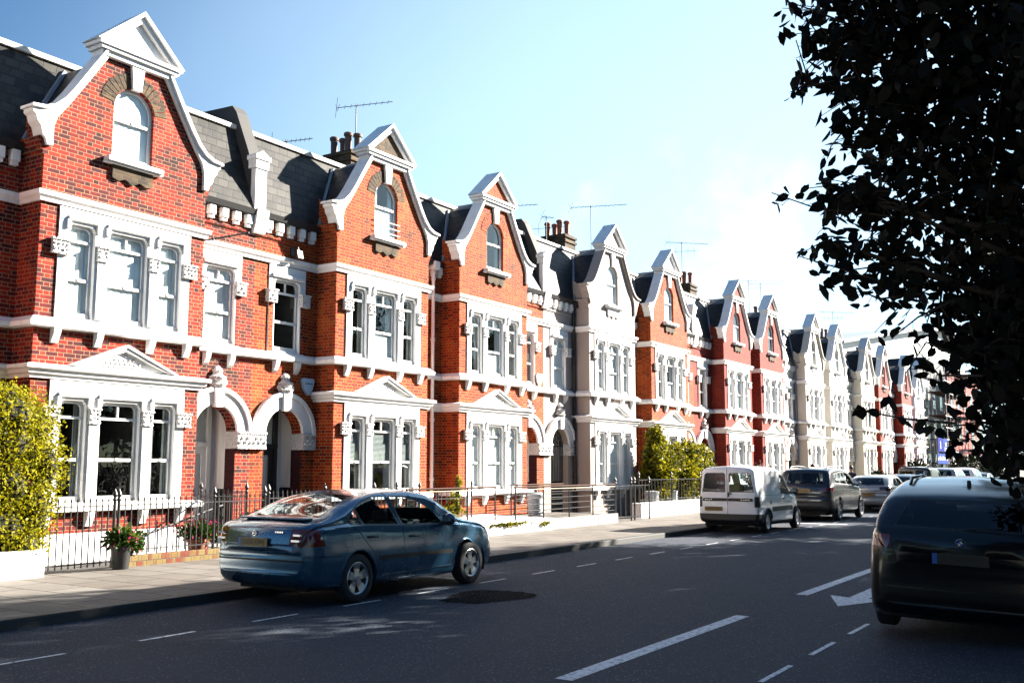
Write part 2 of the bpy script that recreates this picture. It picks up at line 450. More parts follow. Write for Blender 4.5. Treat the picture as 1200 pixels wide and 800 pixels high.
def house(name, label, Yg, s, rec, party, c):
    """c: dict of materials and choices. Local: x out of the bay front, y along the street (mirrored by s)"""
    det = c.get('det', 2)
    B = c['wall']; T = c.get('trim', 'white'); K = c.get('carve', 'carved')
    H = thing(name, label, 'house', (XF, Yg, 0), group='gabled terrace houses along the street')
    half = 1.77
    CY = half + (party - half) / 2      # centre of the entrance part
    # ---- walls
    w = MB(s)
    gab = [(half, 0), (half, 7.6)] + [(1.55, 7.95), (1.3, 8.3), (.95, 8.85), (.68, 9.3), (.66, 9.42)]
    outer = gab + [(-y, z) for y, z in gab[::-1]]
    attic = archpoly(0, .44, 7.48, 8.48)
    w.panel(outer, [[(-1.42, 1.0), (1.42, 1.0), (1.42, 3.28), (-1.42, 3.28)], [(-1.42, 4.34), (1.42, 4.34), (1.42, 6.34), (-1.42, 6.34)], attic], 0, .16)
    for y in (-half, half):
        w.quad((0, y, 0), (-D, y, 0), (-D, y, 8.2), (0, y, 7.7))
        for k in range(4):      # corbelled courses under the kneelers
            e = .03 * (k + 1)
            sg = 1 if y > 0 else -1
            w.box(-D, .003 + .001 * k, min(y - .2 * sg, y + sg * e), max(y - .2 * sg, y + sg * e), 7.20 + .075 * k, 7.275 + .075 * k)
    w.quad((-D, -half, 0), (-D, -rec, 0), (-D, -rec, 7.5), (-D, -half, 7.5))
    ent = archpoly(CY, .58, .05, 2.5, 16)
    wy0, wy1 = CY - .43, CY + .43
    w.panel([(half, 0), (party, 0), (party, 7.5), (half, 7.5)], [ent, [(wy0 - .14, 4.34), (wy1 + .14, 4.34), (wy1 + .14, 6.34), (wy0 - .14, 6.34)]], -D, .3)
    w.build('wall', M[B], H)
    w = MB(s)      # the rear of the house
    if c.get('end'):
        w.add([(-7.9, -rec, 0), (-7.9, party, 0), (-7.9, party, 9.3), (-7.9, -rec, 9.3), (-D, party, 0), (-D, party, 7.4), (-1.28, party, 9.3)], [(0, 1, 2, 3), (1, 4, 5, 6, 2)])
    else:
        w.quad((-7.9, -rec, 0), (-7.9, party, 0), (-7.9, party, 9.3), (-7.9, -rec, 9.3))
    w.build('rear_wall', M[B], H)
    if c.get('rod'):
        p = MB(s); p.tube([(-.05, half + .02, 6.34), (.12, half + .5, 6.50), (.26, half + .98, 6.66)], .022, 6)
        for u in (.2, .55, .95): p.ball((-.05 + .31 * u, half + .02 + .96 * u, 6.34 + .32 * u), .035, 8, 5)
        p.build('wall_rod', M['iron'], H, smooth=True)
    if c.get('lamp'):
        p = MB(s); p.box(-D, -D + .03, 2.55, 2.68, 6.62, 6.84); p.tube([(-D, 2.6, 6.8), (-D + .16, 2.6, 6.86), (-D + .2, 2.6, 6.74)], .015, 6); p.prism([(-D + .12, 6.56), (-D + .28, 6.56), (-D + .24, 6.74), (-D + .16, 6.74)], 2.53, 2.69, 'y')
        p.build('wall_lamp', M['iron'], H)
    if c.get('plinth'):
        p = MB(s); p.sweep([(-D, -rec), (-D, -half), (0, -half), (0, half), (-D, half)], [(.004, .0), (.012, .0), (.012, .60), (.004, .62)])
        p.build('plinth', M[c['plinth']], H)
    # ---- string courses
    full = [(-D, -rec), (-D, -half), (0, -half), (0, half), (-D, half), (-D, party)]
    t = MB(s)
    t.sweep(full, [(-.02, 6.36), (.05, 6.36), (.055, 6.42), (.10, 6.46), (.11, 6.54), (-.02, 6.57)])
    t.sweep(full, [(-.02, 4.15), (.14, 4.17), (.15, 4.25), (.09, 4.29), (.04, 4.34), (-.02, 4.34)])
    t.sweep(full[:5], [(-.02, 3.28), (.05, 3.28), (.06, 3.34), (.11, 3.36), (.12, 3.42), (.18, 3.44), (.18, 3.50), (-.02, 3.54)])
    t.sweep(full[1:5], [(-.02, .98), (.13, 1.0), (.14, 1.09), (.06, 1.12), (-.02, 1.13)])
    t.build('string_course', M[T], H)
    # ---- white bay surrounds with their windows
    for zb, zt, wz0, wz1, capz, key in ((1.0, 3.28, 1.15, 2.93, 2.56, 'low'), (4.34, 6.34, 4.38, 6.07, 5.50, 'up')):
        p = MB(s)
        hs = [shoulder(-1.22, -.70, wz0, wz1), shoulder(-.42, .42, wz0, wz1), shoulder(.70, 1.22, wz0, wz1)]
        p.panel([(-1.42, zb), (1.42, zb), (1.42, zt), (-1.42, zt)], hs, .03, .15, .05)
        for y in PW:
            p.box(.03, .062, y - .085, y + .085, wz0 + .02, capz)
        for q, a in zip(hs, (.3, .46, .3)):
            cy = (q[0][0] + q[1][0]) / 2
            p.prism([(.03, wz1 + .045), (.085, wz1 + .06), (.09, wz1 + .11), (.03, wz1 + .14)], cy - a, cy + a, 'y')
            for e in (-a, a):
                p.box(.03, .08, cy + e - .03, cy + e + .03, wz1 - .10, wz1 + .05)
        for y in (-1.4, -.56, .56, 1.4):
            q_ = MB(s)
            q_.prism([(0, zb - (.02 if key == 'low' else .18)), (.135, zb - (.02 if key == 'low' else .18)), (.12, zb - .12 - (0 if key == 'low' else .16)), (.07, zb - .22 - (0 if key == 'low' else .16)), (.055, zb - .27 - (0 if key == 'low' else .16)), (0, zb - .28 - (0 if key == 'low' else .16))], y - .065, y + .065, 'y')
            q_.build('bracket', M[T], H)
        sur = p.build('bay_surround', M[T], H)
        for y, hw_ in ((-1.40, .155), (-.56, .105), (.56, .105), (1.40, .155)):
            k = MB(s)
            k.box(.02, .092, y - hw_, y + hw_, capz, capz + .22)
            k.box(.02, .115, y - hw_ - .02, y + hw_ + .02, capz + .215, capz + .25)
            k.box(.02, .10, y - hw_ - .01, y + hw_ + .01, capz - .03, capz)
            if det >= 2:
                for a in range(int(hw_ * 2 / .07)):
                    yy = y - hw_ + .035 + a * (2 * hw_ - .07) / max(1, int(hw_ * 2 / .07) - 1)
                    k.ball((.092, yy, capz + .05 + .1 * (a % 2)), .030, 6, 4)
                    k.ball((.092, yy, capz + .15 - .08 * (a % 2)), .024, 6, 4)
            k.build('capital', M[K], sur)
        st = c['low'] if key == 'low' else c['up']
        for q, sty, ml in zip(hs, st, (0, 1, 0)):
            window(H, s, q, -.05, sty, top=.30, mull=ml if key == 'up' or det > 1 else 0, det=det)
    # ---- small pediment over the ground floor bay
    p = MB(s)
    p.prism([(-1.0, 3.53), (1.0, 3.53), (0, 3.93)], -.01, .06)
    for sg in (-1, 1):
        a = (sg * 1.12, 3.53); b = (0, 3.96)
        p.prism([a, (sg * .98, 3.53), (0, 3.88), (0, 3.99)] if sg > 0 else [a, (0, 3.99), (0, 3.88), (sg * .98, 3.53)], -.01, .14)
        p.prism([(sg * 1.15, 3.53), (sg * 1.06, 3.53), (0, 3.945), (0, 4.0)], -.01, .17)
    p.build('bay_pediment', M[T], H)
    if det >= 2:
        k = MB(s)
        for i in range(9):
            for j in range(4):
                yy = -.4 + .1 * i; zz = 3.58 + .07 * j
                if abs(yy) < .62 - .2 * (j) / 1.1: k.ball((.06, yy + .03 * (j % 2), zz), .028, 6, 4)
        k.build('pediment_carving', M[K], H)
    # ---- gable: coping, pediment, keystone
    for sg in (1, -1):
        p = MB(s)
        p.prism([(sg * y, z) for y, z in COPING], -.22, .075)
        p.prism([(sg * y, z) for y, z in [(.74, 9.45), (1.03, 9.0), (1.33, 8.52), (1.51, 8.27), (1.68, 8.11), (1.86, 8.03), (2.1, 8.0), (2.1, 7.95), (1.84, 7.975), (1.65, 8.055), (1.46, 8.22), (1.27, 8.47), (.97, 8.95), (.70, 9.42)]], -.26, .13)
        p.build('gable_coping', M[c.get('coping', T)], H)
    p = MB(s)
    p.box(-.26, .10, -.80, .80, 9.36, 9.46); p.box(-.28, .16, -.86, .86, 9.46, 9.53); p.box(-.30, .20, -.92, .92, 9.53, 9.60)
    p.prism([(-.09, 8.90), (.09, 8.90), (.14, 9.37), (-.14, 9.37)], -.02, .075)
    for sg in (1, -1):
        q = [(sg * .93, 9.60), (sg * .74, 9.60), (0, 10.24), (0, 10.42)]
        p.prism(q, -.30, .14)
        q = [(sg * .97, 9.60), (sg * .87, 9.60), (0, 10.37), (0, 10.46)]
        p.prism(q, -.32, .20)
    ped = p.build('gable_pediment', M[T], H)
    f = MB(s); f.prism([(-.80, 9.60), (.80, 9.60), (0, 10.30)], -.26, .06)
    f.build('tympanum', M[c.get('field', T)], ped)
    # ---- attic window
    v = MB(s); v2 = MB(s)
    n = 17
    for i in range(n):
        a0 = 8 + 164 * i / n; a1 = a0 + 164 / n * .86
        if 80 < (a0 + a1) / 2 < 100: continue
        q = arc(0, 8.48, .455, a0, a1, 2) + arc(0, 8.48, .74, a1, a0, 2)
        (v if i < n / 2 else v2).prism(q, -.01, .012)
    for q in (v, v2): q.build('brick_arch', M[c.get('arch', 'brick_stock')], H)
    a = MB(s)
    a.prism([(-.44, 7.38), (-.44, 7.10), (-.30, 7.06), (-.16, 7.12), (0, 7.03), (.16, 7.12), (.30, 7.06), (.44, 7.10), (.44, 7.38)], -.01, .055)
    a.build('window_apron', M[c.get('apron', 'brick_stock') if c['wall'].startswith('brick') else T], H)
    a = MB(s); a.box(-.05, .17, -.60, .60, 7.385, 7.47); a.box(-.05, .12, -.62, .62, 7.35, 7.385)
    a.build('window_sill', M[T], H)
    wo = window(H, s, attic, -.07, c.get('attic', 'net'), mid=8.26, det=det)
    if c.get('guard'):
        g = MB(s)
        for z in (7.62, 7.76, 7.9): g.tube([(.04, -.5, z), (.04, .5, z)], .012, 6)
        g.build('window_guard', M['joinery'], wo)
    # ---- first floor window over the entrance
    p = MB(s)
    q = shoulder(wy0 + .03, wy1 - .03, 4.38, 6.02)
    p.panel([(wy0 - .14, 4.34), (wy1 + .14, 4.34), (wy1 + .14, 6.34), (wy0 - .14, 6.34)], [q], -D + .03, .19, .05)
    p.prism([(-D + .03, 6.06), (-D + .09, 6.07), (-D + .09, 6.13), (-D + .03, 6.16)], wy0 - .05, wy1 + .05, 'y')
    for y in (wy0 + .1, wy1 - .1):
        q_ = MB(s); q_.prism([(-D, 4.15), (-D + .14, 4.15), (-D + .12, 4.03), (-D + .06, 3.93), (-D, 3.88)], y - .06, y + .06, 'y'); q_.build('bracket', M[T], H)
    p.build('window_surround', M[T], H)
    # brick returns beside the window, below the lintel ends
    for a, b in ((wy0 - .139, wy0 + .0), (wy1 - .0, wy1 + .139)):
        p = MB(s); p.box(-D - .1, -D + .034, a, b, 4.36, 5.46)
        p.build('window_reveal', M[B], H)
    for y in (wy0 - .09, wy1 + .09):
        k = MB(s); k.box(-D, -D + .12, y - .13, y + .13, 5.46, 5.72); k.box(-D, -D + .14, y - .15, y + .15, 5.72, 5.76)
        if det >= 2:
            for a in range(3): k.ball((-D + .12, y - .07 + .07 * a, 5.53 + .09 * (a % 2)), .034, 6, 4)
        k.build('capital', M[K], H)
    window(H, s, q, -D - .05, c.get('over', 'half'), top=.30, mull=1, det=det)
    # ---- entrance: arch, carved imposts, porch, door
    p = MB(s)
    p.prism([(CY + .58 * math.cos(a), 2.5 + .58 * math.sin(a)) for a in np.linspace(0, PI, 19)] + [(CY + .90 * math.cos(a), 2.5 + .90 * math.sin(a)) for a in np.linspace(PI, 0, 19)], -D - .01, -D + .07)
    p.prism([(CY + .86 * math.cos(a), 2.5 + .86 * math.sin(a)) for a in np.linspace(0, PI, 19)] + [(CY + .95 * math.cos(a), 2.5 + .95 * math.sin(a)) for a in np.linspace(PI, 0, 19)], -D - .01, -D + .12)
    p.prism([(CY - .09, 3.02), (CY + .09, 3.02), (CY + .13, 3.5), (CY - .13, 3.5)], -D, -D + .14)
    ar = p.build('entrance_arch', M[T], H)
    for a, b in ((half + .002, CY - .575), (CY + .575, party - .002)):
        k = MB(s); k.box(-D - .32, -D + .085, a, b, 2.20, 2.48); k.box(-D - .33, -D + .11, a, b + (.0), 2.48, 2.53); k.box(-D - .33, -D + .10, a, b, 2.16, 2.20)
        if det >= 2:
            for i in range(5): k.ball((-D + .088, a + .05 + (b - a - .1) * i / 4, 2.30 + .09 * (i % 2)), .04, 6, 4)
        k.build('impost', M[K], ar)
    k = MB(s)
    k.lathe([(.0, 3.44), (.16, 3.45), (.20, 3.50), (.15, 3.54), (.19, 3.60), (.20, 3.66), (.12, 3.70), (.10, 3.74), (.13, 3.78), (.09, 3.84), (.02, 3.90)], (-D + .02, CY, 0), 12)
    for e in (-.17, .17): k.ball((-D + .05, CY + e, 3.55), .08, 8, 5)
    k.build('finial', M[K], ar, smooth=True)
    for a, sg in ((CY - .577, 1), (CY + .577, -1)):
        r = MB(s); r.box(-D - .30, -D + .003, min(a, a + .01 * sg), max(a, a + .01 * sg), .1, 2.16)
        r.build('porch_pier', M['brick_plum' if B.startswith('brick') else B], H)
    r = MB(s)
    y0, y1, xb = CY - .72, CY + .72, -D - .80
    r.quad((-D - .3, y0, .1), (xb, y0, .1), (xb, y0, 3.25), (-D - .3, y0, 3.25))
    r.quad((-D - .3, y1, .1), (xb, y1, .1), (xb, y1, 3.25), (-D - .3, y1, 3.25))
    r.quad((xb, y0, .1), (xb, y1, .1), (xb, y1, 3.25), (xb, y0, 3.25))
    r.quad((-D - .3, y0, 3.25), (xb, y0, 3.25), (xb, y1, 3.25), (-D - .3, y1, 3.25))
    for a, b in ((y0, CY - .58), (CY + .58, y1)):
        r.quad((-D - .3, a, .1), (-D - .3, b, .1), (-D - .3, b, 3.25), (-D - .3, a, 3.25))
    r.build('porch', M['white'], H)
    r = MB(s); r.box(-D - .80, -D + .02, CY - .575, CY + .575, .1, .22); r.box(-D + .0, -D + .3, CY - .57, CY + .57, .1, .17)
    r.build('door_step', M['stone_grey'], H)
    for y, sg in ((y0, 1), (y1, -1)):
        r = MB(s); r.box(-D - .78, -D - .31, min(y + .004 * sg, y + .02 * sg), max(y + .004 * sg, y + .02 * sg), .22, 1.30)
        if det >= 2:
            for j in range(6):
                r.ball((-D - .55, y + .022 * sg, .40 + .13 * j), .05, 6, 4, (1, .25, 1))
        r.build('dado_panel', M['tile_dado'], H)
    dm = M[c.get('door', 'door_cream')]
    d = MB(s); xd = xb + .02
    ph = [shoulder(CY - .30, CY - .04, 1.15, 2.05, .05), shoulder(CY + .04, CY + .30, 1.15, 2.05, .05)]
    d.panel([(CY - .42, .22), (CY + .42, .22), (CY + .42, 2.2), (CY - .42, 2.2)], ph, xd + .05, .03, .05)
    d.box(xd, xd + .09, CY - .52, CY - .42, .22, 3.2); d.box(xd, xd + .09, CY + .42, CY + .52, .22, 3.2); d.box(xd, xd + .1, CY - .52, CY + .52, 2.2, 2.3)
    for a in (-.30, .04): d.box(xd + .05, xd + .065, CY + a, CY + a + .26, .42, .95)
    do = d.build('door', dm, H)
    g = MB(s)
    for q in ph: g.add([(xd + .03, p_[0], p_[1]) for p_ in q], [tuple(range(len(q)))])
    g.add([(xd + .03, CY - .42, 2.3), (xd + .03, CY + .42, 2.3), (xd + .03, CY + .42, 3.2), (xd + .03, CY - .42, 3.2)], [(0, 1, 2, 3)])
    g.build('pane', M['glass'], do)
    g = MB(s); g.ball((xd + .09, CY + .33, 1.15), .035, 8, 5); g.box(xd + .05, xd + .06, CY - .13, CY + .13, 1.02, 1.07)
    g.build('handle', M['brass'], do, smooth=True)
    if c.get('gate'):
        g = MB(s)
        for i in range(11): 
            yy = CY - .55 + .11 * i
            g.tube([(-D - .2, yy, .2), (-D - .2, yy, 2.5 + math.sqrt(max(0, .58 ** 2 - (yy - CY) ** 2)) - .02)], .012, 5)
        for z in (.3, 1.2, 2.45): g.box(-D - .215, -D - .185, CY - .57, CY + .57, z, z + .04)
        for r0 in (.2, .38): g.tube([(-D - .2, y_, z_) for y_, z_ in arc(CY, 2.48, r0, 0, 180, 12)], .012, 5)
        g.box(-D - .21, -D - .2, CY - .55, CY + .55, .3, 1.2)
        g.build('gate', M['iron'], H)
    # ---- eaves, dentils, party corbel
    yA = half + .16; L = party - yA
    e = MB(s); e.sweep([(-D, half), (-D, party)], [(0, 6.90), (.04, 6.92), (.04, 6.98), (0, 7.0)])
    e.build('eaves_band', M[B], H)
    e = MB(s); e.sweep([(-D, -rec), (-D, -half)], [(0, 6.90), (.04, 6.92), (.04, 6.98), (0, 7.0)])
    e.build('eaves_band', M[B], H)
    m_ = 5
    for i in range(m_):
        yy = yA + .12 + (L - .42) * i / (m_ - 1)
        k = MB(s); k.box(-D, -D + .13, yy - .075, yy + .075, 7.10, 7.30); k.box(-D, -D + .10, yy - .06, yy + .06, 7.02, 7.10); k.build('dentil', M[T], H)
    for yy in (-rec + .22, -rec + .5):
        k = MB(s); k.box(-D, -D + .13, yy - .075, yy + .075, 7.10, 7.30); k.box(-D, -D + .10, yy - .06, yy + .06, 7.02, 7.10); k.build('dentil', M[T], H)
    for a, b in ((half + .02, party), (-rec, -half - .02)):
        g = MB(s); g.prism([(-D - .02, 7.30), (-D + .16, 7.32), (-D + .20, 7.44), (-D + .1, 7.46), (-D - .02, 7.46)], a, b, 'y')
        g.build('gutter', M['iron'], H)
    if c.get('post', True) and s == 1:
        p = MB(s)
        p.prism([(-D, 6.92), (-D + .10, 6.95), (-D + .16, 7.1), (-D + .20, 7.3), (-D + .22, 7.47), (-D, 7.47)], party - .17, party + .17, 'y')
        p.box(-D - .1, -D + .10, party - .16, party + .16, 7.47, 8.42)
        p.box(-D - .12, -D + .13, party - .19, party + .19, 8.42, 8.50); p.box(-D - .14, -D + .17, party - .22, party + .22, 8.62, 8.72)
        p.prism([(party - .18, 8.5), (party + .18, 8.5), (party + .2, 8.62), (party - .2, 8.62)], -D - .12, -D + .14)
        p.prism([(party - .2, 8.72), (party + .2, 8.72), (party, 8.84)], -D - .12, -D + .14)
        p.build('party_wall_post', M[T], H)
        p = MB(s)
        p.prism([(-D - .05, 7.3), (-D - .05, 8.55), (-.78, 8.85), (-1.22, 9.85), (-1.36, 10.02), (-3.6, 10.12), (-3.6, 9.3), (-1.2, 9.2), (-.9, 7.3)], party - .17, party + .17, 'y')
        p.build('party_parapet', M['coping_dark'], H)
    # ---- roof
    r = MB(s)
    r.prism([(-D - .05, 7.42), (-D + .08, 7.40), (-D + .08, 7.46), (-1.27, 9.45), (-4.5, 9.7), (-7.9, 9.3), (-7.9, 7.42)], -rec, party, 'y')
    gp = [(-1.80, 7.3), (-1.80, 7.5), (-1.42, 8.18), (-.7, 9.28), (0, 9.64), (.7, 9.28), (1.42, 8.18), (1.80, 7.5), (1.80, 7.3)]
    r.add([(x_, y_, z_) for x_ in (-.18, -4.0) for y_, z_ in gp], [(i, i + 1, i + 10, i + 9) for i in range(8)])
    ro = r.build('roof', M[c.get('roof', 'slate')], H)
    g = MB(s); g.box(-1.34, -1.20, -rec, party, 9.43, 9.53); g.build('ridge', M['ridge'], ro)
    for sg, lim in ((1, 1.8), (-1, 1.8)):
        pts = []
        for z, yv in ((7.5, 1.80), (8.18, 1.42), (9.28, .7)):
            xm = -D + .08 - (z - 7.46) / (9.45 - 7.46) * (1.27 - D + .08)
            pts.append((xm + .02, sg * (yv + .03), z + .02))
        g = MB(s); g.tube(pts, .05, 5)
        g.build('valley_flashing', M['bluegrey'], ro)
    if c.get('chimney'):
        k = MB(s); cx = -3.7; cy = -rec
        k.box(cx - .6, cx + .6, cy - .42, cy + .42, 9.2, 10.82); k.box(cx - .65, cx + .65, cy - .47, cy + .47, 10.62, 10.72)
        k.box(cx - .66, cx + .66, cy - .48, cy + .48, 10.82, 10.90); k.box(cx - .56, cx + .56, cy - .38, cy + .38, 10.9, 10.97)
        ch = k.build('chimney', M['brick_stock'], ro)
        for i, hh in enumerate((.62, .55, .66, .60)):
            p = MB(s)
            p.lathe([(.12, 0), (.125, .05), (.10, .08), (.105, hh - .12), (.135, hh - .1), (.14, hh - .03), (.115, hh), (.08, hh), (.08, hh - .3)], (cx - .42 + .28 * i, cy + .05 * (-1) ** i, 10.96), 12)
            p.build('chimney_pot', M[c.get('pot', 'terracotta')], ch, smooth=True)
    if c.get('pipe'):
        p = MB(s); yp = -rec + .2 if c.get('pipe_at', 'rec') == 'rec' else half + .12
        p.tube([(-D + .15, yp, 7.35), (-D + .09, yp, 7.15), (-D + .09, yp, .2)], .05, 10)
        for z in (6.9, 5.2, 3.0, 1.4): p.lathe([(.065, 0), (.065, .09)], (-D + .09, yp, z), 10)
        p.box(-D, -D + .24, yp - .11, yp + .11, 7.2, 7.42)
        p.build('downpipe', M[c['pipe']], H, smooth=True)
    if c.get('bell'):
        yb, zb, mt = c['bell']
        p = MB(s)
        p.prism([(yb - .16, zb + .20), (yb + .16, zb + .20), (yb + .19, zb + .14), (yb + .13, zb - .06), (yb, zb - .2), (yb - .13, zb - .06), (yb - .19, zb + .14)], -D, -D + .09)
        bo = p.build('alarm_box', M[mt], H, bevel=.01)
        q = MB(s)      # the maker's name is too small to read in the photograph: three dark marks
        for a, b in ((-.11, -.06), (-.03, .04), (.07, .11)): q.box(-D + .088, -D + .093, yb + a, yb + b, zb + .06, zb + .09)
        q.build('lettering', M['ink'], bo)
    return H
# ------------------------------------------------------------------ cars
def hermite(pts):
    """monotone cubic through (y, value) points"""
    xs = [p[0] for p in pts]; ys = [p[1] for p in pts]; n = len(xs)
    d = [(ys[i + 1] - ys[i]) / (xs[i + 1] - xs[i]) for i in range(n - 1)]
    m = [d[0]] + [0 if d[i - 1] * d[i] <= 0 else 2 * d[i - 1] * d[i] / (d[i - 1] + d[i]) for i in range(1, n - 1)] + [d[-1]]
    def f(x):
        if x <= xs[0]: return ys[0]
        if x >= xs[-1]: return ys[-1]
        i = 0
        while x > xs[i + 1]: i += 1
        h = xs[i + 1] - xs[i]; t = (x - xs[i]) / h
        return (2 * t ** 3 - 3 * t * t + 1) * ys[i] + (t ** 3 - 2 * t * t + t) * h * m[i] + (-2 * t ** 3 + 3 * t * t) * ys[i + 1] + (t ** 3 - t * t) * h * m[i + 1]
    return f

def halfspaces(poly, axis):
    """convex polygon -> list of (co, no), no pointing outward"""
    n = len(poly)
    A = sum(poly[i][0] * poly[(i + 1) % n][1] - poly[(i + 1) % n][0] * poly[i][1] for i in range(n))
    if A < 0: poly = poly[::-1]
    out = []
    for i in range(n):
        a, b = poly[i], poly[(i + 1) % n]
        dx, dy = b[0] - a[0], b[1] - a[1]
        nx, ny = dy, -dx
        if axis == 'x': out.append((Vector((0, a[0], a[1])), Vector((0, nx, ny)).normalized()))
        elif axis == 'y': out.append((Vector((a[0], 0, a[1])), Vector((nx, 0, ny)).normalized()))
        else: out.append((Vector((a[0], a[1], 0)), Vector((nx, ny, 0)).normalized()))
    return out

def circle(y, z, r, n=28):
    return [(y + r * math.cos(2 * PI * i / n), z + r * math.sin(2 * PI * i / n)) for i in range(n)]

class Shell:
    def __init__(s, S):
        s.S = S; L = S['L']
        top, bot, belt, hw = (hermite(S[k]) for k in ('top', 'bot', 'belt', 'hw'))
        tum = S.get('tumble', .33); rr = S.get('roof_r', .12)
        ys = set()
        N = S.get('N', 64)
        for i in range(N + 1): ys.add(round(L * i / N, 4))
        for e in (.0, .01, .025, .045, .07, .1, .14, .19, .24, .3):
            ys.add(e); ys.add(round(L - e, 4))
        for k in ('top', 'belt'):
            for p in S[k]: ys.add(round(p[0], 4))
        ys = sorted(ys)
        ys = [y for i, y in enumerate(ys) if i == 0 or y - ys[i - 1] > .004]
        rows = []
        def cr(p, k):
            out = []
            for i in range(len(p) - 1):
                p0, p1, p2, p3 = p[max(i - 1, 0)], p[i], p[i + 1], p[min(i + 2, len(p) - 1)]
                for j in range(k):
                    t = j / k
                    q = []
                    for c in (0, 1):
                        q.append(.5 * (2 * p1[c] + (p2[c] - p0[c]) * t + (2 * p0[c] - 5 * p1[c] + 4 * p2[c] - p3[c]) * t * t + (3 * p1[c] - p0[c] - 3 * p2[c] + p3[c]) * t ** 3))
                    out.append(tuple(q))
            out.append(p[-1]); return out
        for y in ys:
            zt, zb, zs, w = top(y), bot(y), belt(y), hw(y)
            zs = min(zs, zt - .035)
            g = zt - zs
            r = min(rr, .55 * g)
            wr = w - .03 - tum * max(0, g - r)
            h = zs - zb
            low = [(0, zb), (w * .55, zb), (w - .14, zb), (w - .05, zb + min(.03, h * .1)), (w - .012, zb + min(.12, .25 * h)), (w, zb + .45 * h), (w - .004, zb + .70 * h), (w - .012, zb + .88 * h), (w - .032, zs)]
            upp = [(w - .032, zs), (w - .045 - tum * .3 * (g - r), zs + .33 * (g - r)), (w - .038 - tum * .66 * (g - r), zs + .68 * (g - r)), (wr, zt - r)]
            ang = [(wr - r * .9 * (1 - math.cos(a)) - .12 * (a / (PI / 2)) ** 2 * min(1, g), zt - r + (r - .028 * min(1, g * 4)) * math.sin(a)) for a in (.35, .75, 1.15, PI / 2)]
            xin = ang[-1][0]
            roof = [(xin * .66, zt - .014 * min(1, g * 4)), (xin * .33, zt - .004 * min(1, g * 4)), (0, zt)]
            rows.append((y, cr(low, 2)[:-1] + cr(upp, 3)[:-1] + [upp[-1]] + ang + roof))
        bm = bmesh.new(); G = []
        for y, pts in rows:
            R_ = [bm.verts.new((x, y, z)) for x, z in pts]
            L_ = [R_[0]] + [bm.verts.new((-x, y, z)) for x, z in pts[1:-1]] + [R_[-1]]
            G.append((R_, L_))
        n = len(rows[0][1])
        for i in range(len(G) - 1):
            for sd in (0, 1):
                a, b = G[i][sd], G[i + 1][sd]
                for j in range(n - 1):
                    f = [a[j], b[j], b[j + 1], a[j + 1]]
                    if sd: f = f[::-1]
                    f = list(dict.fromkeys(f))
                    if len(f) > 2:
                        try: bm.faces.new(f)
                        except ValueError: pass
        for e in (0, -1):
            R_, L_ = G[e]
            for j in range(n - 1):
                f = list(dict.fromkeys([R_[j], R_[j + 1], L_[j + 1], L_[j]]))
                if e: f = f[::-1]
                if len(f) > 2:
                    try: bm.faces.new(f)
                    except ValueError: pass
        bmesh.ops.recalc_face_normals(bm, faces=bm.faces)
        s.bm = bm; s.lay = bm.faces.layers.int.new('reg'); s.names = ['body']; s.L = L
        s.zmid = (S['top'][0][1])
    def carve(s, hs, sel, name, only=('body',)):
        bm = s.bm; lay = s.lay
        ids = [s.names.index(k) for k in only if k in s.names]
        bm.faces.ensure_lookup_table(); bm.normal_update()
        cand = [f for f in bm.faces if f[lay] in ids and sel(f.normal, f.calc_center_median())]
        for co, no in hs:
            if not cand: break
            vs = set(v for f in cand for v in f.verts); es = set(e for f in cand for e in f.edges)
            res = bmesh.ops.bisect_plane(bm, geom=list(cand) + list(es) + list(vs), dist=1e-5, plane_co=co, plane_no=no)
            fs = [g for g in res['geom'] if isinstance(g, bmesh.types.BMFace)]
            fs = set(fs) | set(f for f in cand if f.is_valid)
            cand = [f for f in fs if (f.calc_center_median() - co).dot(no) < 0]
        if name is None: return cand
        if name not in s.names: s.names.append(name)
        k = s.names.index(name)
        for f in cand: f[lay] = k
        return cand
    def strip(s, pts, width, axis, sel, name, only=('body',)):
        for a, b in zip(pts[:-1], pts[1:]):
            d = Vector((b[0] - a[0], b[1] - a[1])); l = d.length
            d /= l; nx = Vector((-d.y, d.x)) * width / 2; ex = d * width * .4
            A = Vector(a) - ex; Bv = Vector(b) + ex
            q = [A + nx, A - nx, Bv - nx, Bv + nx]
            s.carve(halfspaces([tuple(p) for p in q], axis), sel, name, only)
    def finish(s, root, mats, S):
        bm = s.bm; lay = s.lay; L = s.L
        rb, fb = S.get('bulge', (.10, .16)); wm = max(p[1] for p in S['hw'])
        for v in bm.verts:
            q = (v.co.x / wm) ** 2
            y = v.co.y
            if y < 1.2: v.co.y += rb * q * (1 - y / 1.2) ** 1.0
            if y > L - 1.9: v.co.y -= fb * q * min(1, (y - L + 1.9) / 1.2)
        out = {}
        for k, nm in enumerate(s.names):
            b2 = bm.copy(); l2 = b2.faces.layers.int['reg']
            bmesh.ops.delete(b2, geom=[f for f in b2.faces if f[l2] != k], context='FACES')
            if not b2.faces: b2.free(); continue
            base = nm.split(':')[0]
            me = bpy.data.meshes.new(base); b2.to_mesh(me); b2.free()
            me.polygons.foreach_set('use_smooth', [True] * len(me.polygons))
            try: me.set_sharp_from_angle(angle=math.radians(50))
            except Exception: pass
            me.materials.append(mats.get(nm, mats.get(base, mats['body'])))
            o = bpy.data.objects.new(base, me); link(o, root); out[nm] = o
        bm.free(); return out

